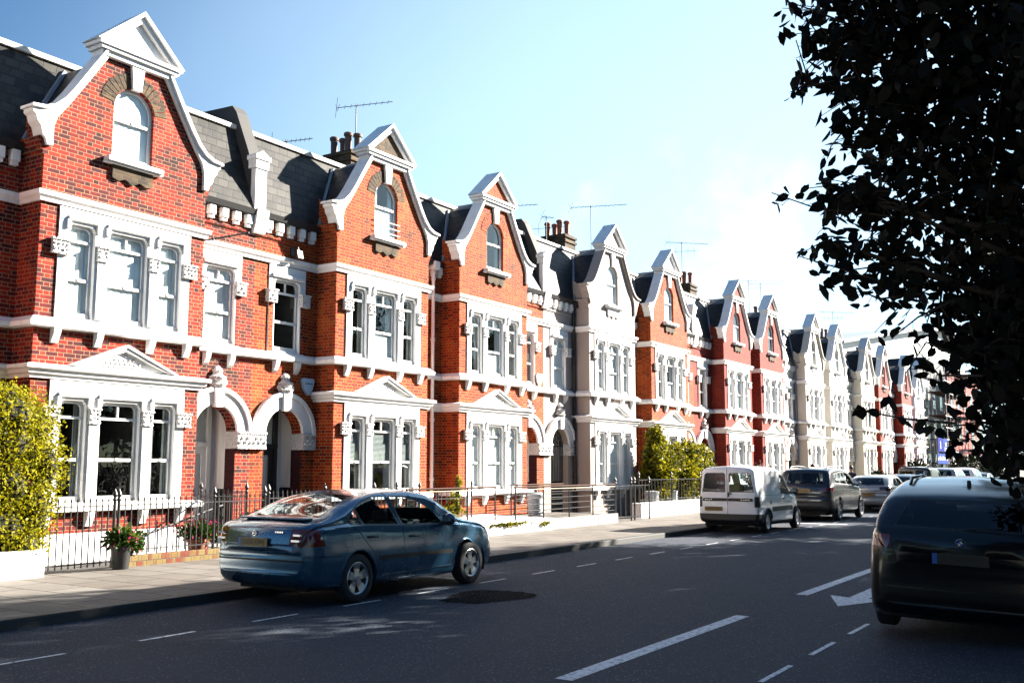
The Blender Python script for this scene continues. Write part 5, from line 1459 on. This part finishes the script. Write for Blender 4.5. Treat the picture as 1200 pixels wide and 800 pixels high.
shrub('garden_bush', 'broad yellow green bush just left of the white van, right one of two', 'bush', [((0, 0, 1.3), (.6, .9, .95)), ((0, 1.2, 1.4), (.6, .9, .95)), ((0, 2.2, 1.3), (.55, .7, .95)), ((0, .5, 2.15), (.5, .9, .55)), ((0, 1.9, 2.1), (.45, .65, .5)), ((0, -.9, 1.9), (.5, .6, .7))], 27000, .055, M['shrub'], 32, (-15.25, 35.6, .1), shade_core=.55)
for k, (y, lb) in enumerate(((32.3, 'pale ribbed drum behind the low white wall, left one of two'), (33.9, 'pale ribbed drum behind the low white wall, right one of two'))):
    t = thing('planter_drum', lb, 'planter', (-14.98, y, .1), 0, 'drums behind the low wall')
    m = MB(); prof = [(.24, 0)]
    for q in range(8): prof += [(.25, .05 + .09 * q), (.265, .085 + .09 * q)]
    m.lathe(prof + [(.27, .80), (.24, .80)], n=20); m.build('drum', M['zinc'], t, smooth=True)
    m = MB(); m.lathe([(.28, .80), (.28, .83), (.1, .86), (.001, .86)], n=20); m.build('lid', M['zinc'], t, smooth=True)
shrub('garden_bush', 'thin grey twiggy bush behind the dark off-roader', 'bush', [((0, 0, 1.0), (.5, 1.2, .8)), ((0, 1.5, .9), (.5, 1.0, .8))], 1500, .06, M['grey_leaf'], 33, (-14.9, 43.2, .1), stems=14)
for k, (y, r, lb) in enumerate(((64.5, .75, 'small dark rounded bush in front of the cream house before the far red pair'), (76.5, 1.15, 'dark rounded bush in front of the far red brick house'), (84.5, .9, 'dark bush in front of the last pale house'))):
    shrub('garden_bush', lb, 'bush', [((0, 0, r), (r * .8, r, r)), ((.1, r * .8, r * .8), (r * .6, r * .7, r * .75))], 2600, .09, M['street_leaf'], 34 + k, (-14.6, y, .1))
for k, (y0, y1, lb) in enumerate(((40.2, 52.5, 'low wall in front of the two deep red houses'), (53.2, 65, 'low wall in front of the pale pair of houses'), (65.4, 89.5, 'low wall in front of the far red brick houses'))):
    w = thing('garden_wall', lb, 'wall', (-14.6, y0, .1)); m = MB(); m.box(-.15, .15, 0, y1 - y0, 0, .55); m.build('masonry', M['stone_grey'], w)
    m = MB(); m.box(-.19, .19, 0, y1 - y0, .55, .61); m.build('wall_coping', M['stone_grey'], w)

# ------------------------------------------------------------------ beyond the terrace
def window_grid(parent, x, ys, zs, w, h, mat='glass'):
    for y in ys:
        for z in zs:
            m = MB(); m.panel([(y - w / 2, z), (y + w / 2, z), (y + w / 2, z + h), (y - w / 2, z + h)], [inset([(y - w / 2, z), (y + w / 2, z), (y + w / 2, z + h), (y - w / 2, z + h)], .07)], x + .03, .05, .05)
            m.box(x, x + .028, y - .03, y + .03, z + .05, z + h - .05)
            o = m.build('window', M['joinery'], parent)
            m = MB(); m.quad((x + .012, y - w / 2 + .05, z + .05), (x + .012, y + w / 2 - .05, z + .05), (x + .012, y + w / 2 - .05, z + h - .05), (x + .012, y - w / 2 + .05, z + h - .05)); m.build('pane', M['dark_pane'], o)
t = NT('dark_pane'); M['dark_pane'] = t.pbr((.02, .025, .03), .03, 0, None, spec=.8)
M['clad'] = paint_wall('pale_cladding', (.55, .58, .60), (.3, .3, .3), .2)
b = thing('office_building', 'pale curved roof building rising behind the far end of the terrace', 'building', (-31, 0, 0))
m = MB()
prof = [(118, 0), (205, 0), (205, 26.0), (190, 25.6), (175, 24.4), (160, 22.4), (145, 20.2), (130, 18.0), (118, 16.2)]
m.prism(prof, -14, 0); m.build('wall', M['clad'], b)
m = MB(); q = prof[2:]; m.prism([(y, z + .02) for y, z in q] + [(y, z + .5) for y, z in q[::-1]], -15, 1.2); m.build('roof', M['bluegrey'], b)
for z in (6, 9.2, 12.4, 15.0):
    m = MB(); m.box(.0, .15, 120, 203, z, z + .35); m.build('floor_band', M['stone_grey'], b)
window_grid(b, .02, [124 + 6 * k for k in range(13)], (3.2, 6.6, 9.8, 13.0), 3.4, 1.9)
b = thing('scaffolded_building', 'dull grey building wrapped in scaffolding after the last terrace house', 'building', (-16.6, 91, 0))
m = MB(); m.box(-9, 0, 0, 10.5, 0, 9.6); m.build('wall', M['stone_grey'], b)
m = MB(); m.prism([(-.4, 9.6), (10.9, 9.6), (9, 11.4), (1.5, 11.4)], -9.2, .2); m.build('roof', M['slate_dark'], b)
window_grid(b, .01, (1.8, 5.2, 8.6), (1.2, 4.2, 7.0), 1.3, 1.8)
sc_ = thing('scaffolding', 'tube scaffolding with boards in front of the dull grey building', 'scaffolding', (-15.6, 90.6, .1))
m = MB(); rs = random.Random(4)
for x in (-.5, .9):
    for k in range(7): m.tube([(x, 1.8 * k, 0), (x, 1.8 * k, 10.4 + rs.uniform(-.6, .8))], .03, 5)
    for z in (2.0, 3.0, 4.0, 5.0, 6.0, 7.0, 8.0, 9.0): m.tube([(x, -.5, z), (x, 11.4, z)], .03, 5)
for k in range(6): m.tube([(.95, 1.8 * k, 2.0 * (k % 3) + .2), (.95, 1.8 * (k + 1), 2.0 * (k % 3) + 2.2)], .03, 5)
m.build('tubes', M['zinc'], sc_)
for z in (2.05, 4.05, 6.05, 8.05):
    m = MB(); m.box(-.5, .9, -.3, 11.2, z, z + .05); m.box(.9, .94, -.3, 11.2, z, z + .2); m.build('boards', M['handrail'], sc_)
M['sign_blue'] = plain('sign_blue', (.004, .014, .16), .9, spec=.05, var=.05)
M['sign_light'] = plain('sign_pale_blue', (.014, .04, .19), .9, spec=.05, var=.05)
M['sign_white'] = plain('sign_white', (.75, .77, .8), .4, var=.05)
s_ = thing('site_sign', 'blue two-tier board with white marks fixed by the scaffolding', 'sign', (-13.4, 80.4, 0))
m = MB(); m.box(-.03, .0, -2.0, -.1, 2.95, 3.95); m.build('board', M['sign_blue'], s_)
m = MB(); m.box(-.03, .0, .02, 1.9, 2.95, 3.95); m.build('board', M['sign_light'], s_)
m = MB(); m.box(-.03, .0, -2.4, 1.95, 2.05, 2.80); m.build('board', M['sign_light'], s_)
m = MB(); m.box(.0, .012, -1.12, -.95, 3.15, 3.70)
for a, b_ in (((.45, 3.55), (.75, 3.35)), ((.75, 3.35), (1.0, 3.6)), ((1.0, 3.35), (1.25, 3.65)), ((1.25, 3.65), (1.55, 3.45))): m.tube([(.006, a[0], a[1]), (.006, b_[0], b_[1])], .05, 4)
m.box(.0, .012, .62, .75, 3.0, 3.3); m.box(.0, .012, 1.2, 1.33, 3.0, 3.3)
m.build('lettering', M['sign_white'], s_)
m = MB()
for k in range(11): m.box(.0, .012, -2.2 + .36 * k, -2.2 + .36 * k + .2, 2.3 + .05 * (k % 2), 2.5 + .06 * (k % 3))
m.build('lettering', M['sign_white'], s_)
m = MB()
for y in (-1.9, 1.7): m.tube([(-.08, y, .1), (-.08, y, 4.0)], .05, 6)
m.build('post', M['stone_grey'], s_)
b = thing('apartment_block', 'modern red brick apartment block with white edged balconies', 'building', (-16.5, 103, 0))
m = MB(); m.box(-12, 0, 0, 20, 0, 11.2); m.build('wall', M['brick_red'], b)
m = MB(); m.box(-12.1, .3, -.3, 20.3, 11.2, 11.6); m.build('roof', M['stone_grey'], b)
window_grid(b, .01, (2.2, 6.2, 10.2, 14.2, 18.0), (1.2, 4.3, 7.6), 1.7, 1.9)
for z in (3.4, 6.6):
    for y in (6.2, 14.2, 18.2):
        m = MB(); m.box(.0, 1.3, y - 1.5, y + 1.5, z, z + .2); o = m.build('balcony', M['white'], b)
        m = MB(); m.box(1.22, 1.26, y - 1.5, y + 1.5, z + .2, z + 1.15); m.build('balcony_panel', M['dark_pane'], o)
shrub('garden_hedge', 'dark clipped hedge in front of the apartment block', 'hedge', [((0, k * 1.6, 1.3), (1.0, 1.5, 1.25)) for k in range(14)], 9000, .13, M['street_leaf'], 41, (-13.6, 88.5, .1), stems=2)

# ------------------------------------------------------------------ people on the pavement
def person(label, loc, rz, coat, trousers, hair, stride=.22, scale=1.0):
    P = thing('person', label, 'person', loc, rz)
    V = [(0, 0, .95), (0, 0, 1.15), (0, .01, 1.38), (0, .015, 1.48), (0, .02, 1.56), (0, .03, 1.66),
         (.10, 0, .90), (.11, stride * .5, .50), (.11, stride * .7, .09), (.11, stride * .7 + .13, .04),
         (-.10, 0, .90), (-.11, -stride * .3, .50), (-.11, -stride, .11), (-.11, -stride + .12, .04),
         (.19, .0, 1.40), (.25, -.06, 1.12), (.24, .06, .88), (.24, .09, .80), (-.19, 0, 1.40), (-.25, .05, 1.12), (-.24, .16, .90), (-.24, .19, .82)]
    E = [(0, 1), (1, 2), (2, 3), (3, 4), (4, 5), (0, 6), (6, 7), (7, 8), (8, 9), (0, 10), (10, 11), (11, 12), (12, 13), (2, 14), (14, 15), (15, 16), (16, 17), (2, 18), (18, 19), (19, 20), (20, 21)]
    Rr = [.15, .145, .15, .06, .07, .095, .09, .062, .045, .04, .09, .062, .045, .04, .065, .05, .036, .032, .065, .05, .036, .032]
    me = bpy.data.meshes.new('body'); me.from_pydata(V, E, [])
    o = bpy.data.objects.new('body', me); COL.objects.link(o)
    md = o.modifiers.new('skin', 'SKIN'); o.modifiers.new('sub', 'SUBSURF').levels = 2
    for i, r in enumerate(Rr): me.skin_vertices[0].data[i].radius = (r, r * (.72 if i < 3 else 1))
    me.skin_vertices[0].data[0].use_root = True
    dg = bpy.context.evaluated_depsgraph_get(); me2 = bpy.data.meshes.new_from_object(o.evaluated_get(dg))
    bpy.data.objects.remove(o)
    o = bpy.data.objects.new('body', me2); link(o, P)
    me2.materials.clear()
    for k in ('skin', coat, trousers): me2.materials.append(M[k])
    for f in me2.polygons:
        c = f.center; f.use_smooth = True
        f.material_index = 0 if (c.z > 1.49 or (c.z < .86 and abs(c.x) > .17)) else (2 if c.z < .92 and abs(c.x) < .2 else 1)
    m = MB(); m.ball((0, .01, 1.69), .112, 14, 9, (.92, 1.0, 1.0)); m.ball((0, -.05, 1.63), .095, 12, 8)
    m.build('hair', M[hair], P, smooth=True)
    m = MB()
    for sx in (-.035, .035): m.ball((sx, .118, 1.665), .011, 8, 5)
    m.ball((0, .125, 1.635), .018, 8, 6, (.8, 1, 1.2)); m.box(-.025, .025, .112, .118, 1.596, 1.604)
    m.build('face', M['skin'], P, smooth=True)
    P.scale = (scale,) * 3
    return P
M['skin'] = plain('skin', (.42, .22, .17), .6, var=.05)
M['cloth_black'] = plain('black_cloth', (.012, .012, .014), .9, var=.2)
M['cloth_navy'] = plain('navy_cloth', (.015, .018, .03), .9, var=.2)
M['hair_red'] = plain('auburn_hair', (.10, .028, .02), .6, var=.3)
M['hair_dark'] = plain('dark_hair', (.02, .012, .01), .6, var=.3)
person('walker in a black coat on the pavement behind the dark off-roader', (-11.7, 40.6, .12), PI, 'cloth_black', 'cloth_navy', 'hair_red')
person('shorter walker in a dark jacket on the pavement beside the silver hatchback', (-11.6, 46.2, .12), PI, 'cloth_navy', 'cloth_black', 'hair_dark', .18, .97)

# ------------------------------------------------------------------ street trees on the near pavement
def limb(m, a, b, r0, r1, rs, bend=.12, n=4):
    A, B = Vector(a), Vector(b); pts = []; rr = []
    for i in range(n + 1):
        u = i / n; p = A.lerp(B, u)
        if 0 < i < n: p += Vector((rs.uniform(-1, 1), rs.uniform(-1, 1), rs.uniform(0, 1))) * bend * (B - A).length * .5
        pts.append(p); rr.append(r0 + (r1 - r0) * u)
    m.tube(pts, rr, 8); return pts

def street_tree(label, loc, H, R, base, nleaf, seed, size=.13):
    rs = random.Random(seed)
    t = thing('street_tree', label, 'tree', loc, rs.uniform(0, 6), 'street trees on the near pavement')
    m = MB(); m.tube([(0, 0, -.02), (0, 0, .15), (.03, .02, 1.2), (.0, .05, base + .6)], [.26, .19, .16, .14], 12)
    blobs = []
    for k in range(22):
        u = (k + .5) / 22; z = base + .45 + (H - base - 1.2) * u
        rr = R * (math.sin(PI * min(1, .26 + .72 * u)) ** .6) * rs.uniform(.45, .8)
        a = k * 2.4 + rs.uniform(-.4, .4)
        c = (rr * math.cos(a), rr * math.sin(a), z + rs.uniform(-.4, .4)); r = R * rs.uniform(.30, .44)
        blobs.append((c, (r, r, r * .85)))
        limb(m, (0, 0.05, base + (z - base) * .45), c, .075, .015, rs)
    m.tube([(0, .05, base + .5), (.1, -.1, (base + H) / 2), (0, 0, H - .8)], [.14, .09, .02], 8)
    m.build('trunk', M['bark'], t, smooth=True)
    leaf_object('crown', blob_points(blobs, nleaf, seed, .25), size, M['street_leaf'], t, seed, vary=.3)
    return t
T1 = street_tree('dense tree on the near pavement just past the black crossover, lowest branches at head height', (.75, 18.2, .12), 12.4, 3.2, 1.8, 12500, 51)
T2 = street_tree('second dense tree along the near pavement beyond the black crossover', (.75, 26.5, .12), 12.8, 3.6, 2.0, 12500, 52)
def copy_tree_thing(src, loc, rz, label, sc_=1.0):
    c = copy_tree(src); c.location = loc; c.rotation_euler = (0, 0, rz); c['label'] = label; c.scale = (1, 1, sc_); return c
for k, (y, rz) in enumerate(((34.5, 1), (43, 2.2), (51.5, 4), (60, 5.1), (69, .6), (79, 3), (90, 4.4), (101, 1.5), (-4.5, 2.0), (-12.5, .4), (-21, 3.3), (-30, 1.1))):
    copy_tree_thing((T1, T2)[k % 2], (.8 + .15 * (k % 3) + (1.6 if y < 0 else 0), y, .12), rz, 'tree %s' % ('in the row of trees along the near pavement, far up the street' if y > 0 else 'in the row of trees on the near pavement, out of sight behind the viewer'), .86 if y > 40 else 1.0)

for k, (x, y, rz) in enumerate(((-12.4, -5.5, 2.2), (-12.6, -13.5, .3), (-12.3, -22, 4.0), (-5.5, -34, 1.0), (-9.0, -38, 2.0), (-2.0, -36, 2.7))):
    copy_tree_thing((T1, T2)[k % 2], (x, y, .0 if k > 2 else .12), rz, 'tree added out of sight behind the viewer to block skylight', 1.05)  # unseen trees, added to hold back skylight from behind the camera
for k, (x, y, rz) in enumerate(((1.7, 13.0, 2.6), (3.6, 22.2, 1.2), (3.7, 29.8, 2.0), (3.8, 36.4, 5.2), (3.6, 47, .4))):
    copy_tree_thing((T2, T1)[k % 2], (x, y, .12), rz, 'tree standing back from the kerb in the near gardens, out of the picture', (.8, .95, .88, .88, .82)[k])
copy_tree_thing(T2, (-11.2, 106, .1), 1.0, 'dark tree at the far end of the street beside the apartment block', 1.2)
copy_tree_thing(T1, (-8.0, 116, .0), 2.0, 'dark tree at the far end of the street, right of the apartment block', 1.2)
CL = [(-0.66, 6.15, 2.45, .5), (-.5, 6.2, 2.05, .42), (-.62, 6.1, 1.86, .28), (-.42, 6.3, 1.75, .4), (-0.53, 5.76, 3.98, 1.00), (-0.98, 5.92, 4.25, 0.75), (-1.30, 5.63, 4.26, 0.42), (-1.43, 5.36, 4.04, 0.22), (-1.27, 5.87, 3.96, 0.42), (-0.92, 6.22, 3.76, 0.75), (-1.14, 5.83, 3.51, 0.33), (-0.77, 6.27, 3.28, 0.70), (-1.07, 5.74, 3.15, 0.36), (-1.26, 5.48, 3.19, 0.20), (-1.35, 5.51, 2.95, 0.20), (-1.18, 5.77, 2.88, 0.30), (-0.96, 6.03, 2.80, 0.40), (-0.66, 6.29, 2.71, 0.60), (-0.76, 5.95, 2.41, 0.22), (-0.59, 6.15, 2.21, 0.45), (-0.82, 6.45, 1.95, 0.30), (-0.08, 6.16, 3.82, 1.10), (-0.11, 6.39, 2.92, 1.00), (0.29, 6.79, 3.44, 1.20), (-0.21, 5.80, 4.68, 1.20), (-0.81, 5.63, 4.89, 1.00), (-1.23, 5.44, 4.68, 0.50), (0.37, 6.31, 4.75, 1.30)]
CL += [(1.6, 7.2, 3.6, 1.3), (1.2, 8.3, 3.5, 1.2), (2.0, 8.2, 4.4, 1.3), (1.0, 7.4, 5.5, 1.5), (.2, 7.6, 5.6, 1.2), (1.6, 6.4, 5.0, 1.2), (0.2, 8.2, 4.3, 1.1)]
TW = [[(-1.06, 5.65, 3.10), (-1.26, 5.49, 3.13), (-1.45, 5.33, 3.14), (-1.65, 5.15, 3.22)], [(-1.05, 5.75, 2.85), (-1.21, 5.58, 2.76), (-1.37, 5.43, 2.82), (-1.55, 5.26, 2.88)], [(-0.87, 5.63, 1.98), (-1.08, 5.39, 2.00), (-1.29, 5.23, 2.05)], [(-1.15, 5.64, 3.43), (-1.29, 5.49, 3.49), (-1.36, 5.36, 3.51)], [(-1.27, 5.46, 3.89), (-1.47, 5.32, 3.84), (-1.48, 5.12, 4.03)], [(-1.04, 5.83, 2.71), (-1.24, 5.69, 2.68), (-1.40, 5.53, 2.77)], [(-0.84, 5.81, 2.33), (-1.00, 5.67, 2.42), (-1.10, 5.57, 2.24)], [(-0.76, 5.83, 2.24), (-0.95, 5.70, 2.24), (-1.03, 5.57, 2.37)], [(-1.28, 5.54, 4.22), (-1.42, 5.37, 4.27), (-1.54, 5.31, 4.33)], [(-0.87, 5.86, 2.67), (-1.05, 5.75, 2.57), (-1.17, 5.64, 2.45)]]
def near_tree():
    rs = random.Random(77); B = Vector((.75, 7.5, .12))
    t = thing('street_tree', 'nearest dark leaved tree hanging its branches over the right side of the view', 'tree', B, 0, 'street trees on the near pavement')
    off = lambda p: (p[0] - B.x, p[1] - B.y, p[2] - B.z)
    m = MB(); m.tube([(0, 0, -.02), (0, 0, .12), (.02, -.05, 1.0), (-.05, -.1, 1.9), (-.1, -.2, 2.6), (-.05, -.3, 4.2)], [.24, .17, .145, .135, .11, .05], 14)
    forks = [(-.05, -.1, 1.9), (-.1, -.2, 2.6), (-.07, -.25, 3.4)]
    blobs = []
    CLS = [((x + .11, y + .07, z, r) if x < -1.1 and z > 3.4 else (x, y, z, r)) for x, y, z, r in CL]
    for (x, y, z, r) in CLS:
        c = off((x, y, z)); blobs.append((c, r * (.92 if x > -.85 else .74)))
        f = min(forks, key=lambda q: abs(q[2] - (c[2] - .8)))
        limb(m, f, c, .045 + .02 * r, .010, rs, .10)
        for k in range(int(3 + 6 * r)):
            d = Vector((rs.gauss(0, 1), rs.gauss(0, 1), rs.gauss(0, .8))).normalized() * r * .9
            m.tube([c, Vector(c) + d * .5 + Vector((0, 0, .03)), Vector(c) + d], [.009, .006, .0025], 5)
    pts = [blob_points(blobs, 25000, 78, .30)]
    for (x, y, z, r) in CLS:      # loose twigs breaking the edge of the crown
        if x > -.85: continue
        c = Vector(off((x, y, z)))
        for k in range(int(4 + 9 * r) if z > 3.0 else int(2 + 3 * r)):
            d = Vector((rs.uniform(-1, .1), rs.uniform(-1, .4), rs.uniform(-.75, .55))).normalized()
            L = r * .85 + rs.uniform(.02, .22); e = c + d * L; mid = c + d * L * .55 + Vector((0, 0, .05))
            m.tube([c, mid, e], [.006, .004, .002], 4)
            P = []
            for i in range(9):
                u = .35 + .65 * i / 8; p = c.lerp(mid, u * 2) if u < .5 else mid.lerp(e, u * 2 - 1)
                P.append(p + Vector((rs.gauss(0, .035), rs.gauss(0, .035), rs.gauss(-.02, .035))))
            pts.append(np.array([tuple(p) for p in P]))
    for tw in TW:
        q = [Vector(off(p)) for p in tw]; m.tube(q, [.008 - .005 * i / (len(q) - 1) for i in range(len(q))], 5)
        P = []
        for a, b in zip(q[:-1], q[1:]):
            L = (b - a).length; n = max(3, int(L / .035))
            for i in range(n):
                p = a.lerp(b, i / n); s_ = Vector((rs.gauss(0, 1), rs.gauss(0, 1), rs.gauss(-.35, .7))).normalized() * .05
                m.tube([p, p + s_], .002, 3, cap=False); P.append(p + s_ * 1.5)
        pts.append(np.array([tuple(p) for p in P]))
    m.build('trunk', M['bark'], t, smooth=True)
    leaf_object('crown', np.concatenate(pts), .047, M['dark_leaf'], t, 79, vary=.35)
near_tree()
# hedge and wall behind the near pavement, dark masses past the trees
shrub('garden_hedge', 'long dark hedge along the gardens on the near side of the street', 'hedge', [((0, k * 2.2, 1.1), (.7, 1.7, 1.1)) for k in range(38)], 16000, .13, M['street_leaf'], 61, (4.6, 9, .1), stems=1)

# ------------------------------------------------------------------ sky, sun, camera
EL, AZ = math.radians(27), math.radians(30)      # azimuth measured from +Y towards +X
S = Vector((math.cos(EL) * math.sin(AZ), math.cos(EL) * math.cos(AZ), math.sin(EL)))
wd = bpy.data.worlds.new('World'); sc.world = wd; wd.use_nodes = True
nt = wd.node_tree; nt.nodes.clear()
N = lambda k: nt.nodes.new('ShaderNode' + k)
out = N('OutputWorld'); bg = N('Background'); sky = N('TexSky')
sky.sky_type = 'NISHITA'; sky.sun_disc = False; sky.sun_elevation = EL; sky.sun_rotation = AZ
sky.air_density = 1.0; sky.dust_density = 1.0; sky.ozone_density = 1.6; sky.altitude = 40
bg.inputs['Strength'].default_value = .05
tc = N('TexCoord')
def cloud(direction, lo, hi, amt, scale, prev, col=(11, 11.1, 11.2, 1)):
    dp = N('VectorMath'); dp.operation = 'DOT_PRODUCT'; dp.inputs[1].default_value = Vector(direction).normalized()
    nt.links.new(tc.outputs['Generated'], dp.inputs[0])
    nz = N('TexNoise'); nz.inputs['Scale'].default_value = scale; nz.inputs['Detail'].default_value = 7; nz.inputs['Roughness'].default_value = .55
    nt.links.new(tc.outputs['Generated'], nz.inputs['Vector'])
    ad = N('Math'); ad.operation = 'MULTIPLY_ADD'; nt.links.new(nz.outputs[0], ad.inputs[0]); ad.inputs[1].default_value = .10; nt.links.new(dp.outputs['Value'], ad.inputs[2])
    mr = N('MapRange'); mr.interpolation_type = 'SMOOTHSTEP'; nt.links.new(ad.outputs[0], mr.inputs[0]); mr.inputs[1].default_value = lo; mr.inputs[2].default_value = hi; mr.inputs[4].default_value = amt
    mx = N('Mix'); mx.data_type = 'RGBA'; nt.links.new(mr.outputs[0], mx.inputs[0]); nt.links.new(prev, mx.inputs[6]); mx.inputs[7].default_value = col
    return mx.outputs[2]
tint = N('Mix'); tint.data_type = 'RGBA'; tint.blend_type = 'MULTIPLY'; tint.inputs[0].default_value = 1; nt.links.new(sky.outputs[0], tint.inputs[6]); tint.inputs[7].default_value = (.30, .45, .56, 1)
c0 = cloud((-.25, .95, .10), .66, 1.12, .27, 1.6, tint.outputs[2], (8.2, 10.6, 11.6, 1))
c1 = cloud((-.385, .90, .225), 1.046, 1.066, .15, 6, c0)
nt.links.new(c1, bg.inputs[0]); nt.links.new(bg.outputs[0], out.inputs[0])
sl = bpy.data.lights.new('sun', 'SUN'); sl.energy = 5.0; sl.angle = math.radians(.53); sl.color = (1, .93, .82)
so = bpy.data.objects.new('sun', sl); link(so); so.rotation_euler = S.to_track_quat('Z', 'Y').to_euler()
cam = bpy.data.cameras.new('camera'); co = bpy.data.objects.new('camera', cam); link(co)
cam.sensor_width = 36; cam.sensor_fit = 'HORIZONTAL'; cam.lens = 1167 / 1200 * 36; cam.clip_end = 3000; cam.clip_start = .05
yaw, pit = math.radians(32.762), math.radians(7.2277)
co.location = (0, 0, 1.75); co.rotation_euler = (PI / 2 + pit, 0, yaw)
sc.camera = co
sc.view_settings.view_transform = 'Standard'; sc.view_settings.look = 'None'; sc.view_settings.exposure = 2.65; sc.view_settings.gamma = 1
sc.cycles.max_bounces = 8; sc.cycles.diffuse_bounces = 1; sc.cycles.transparent_max_bounces = 24; sc.cycles.use_denoising = True
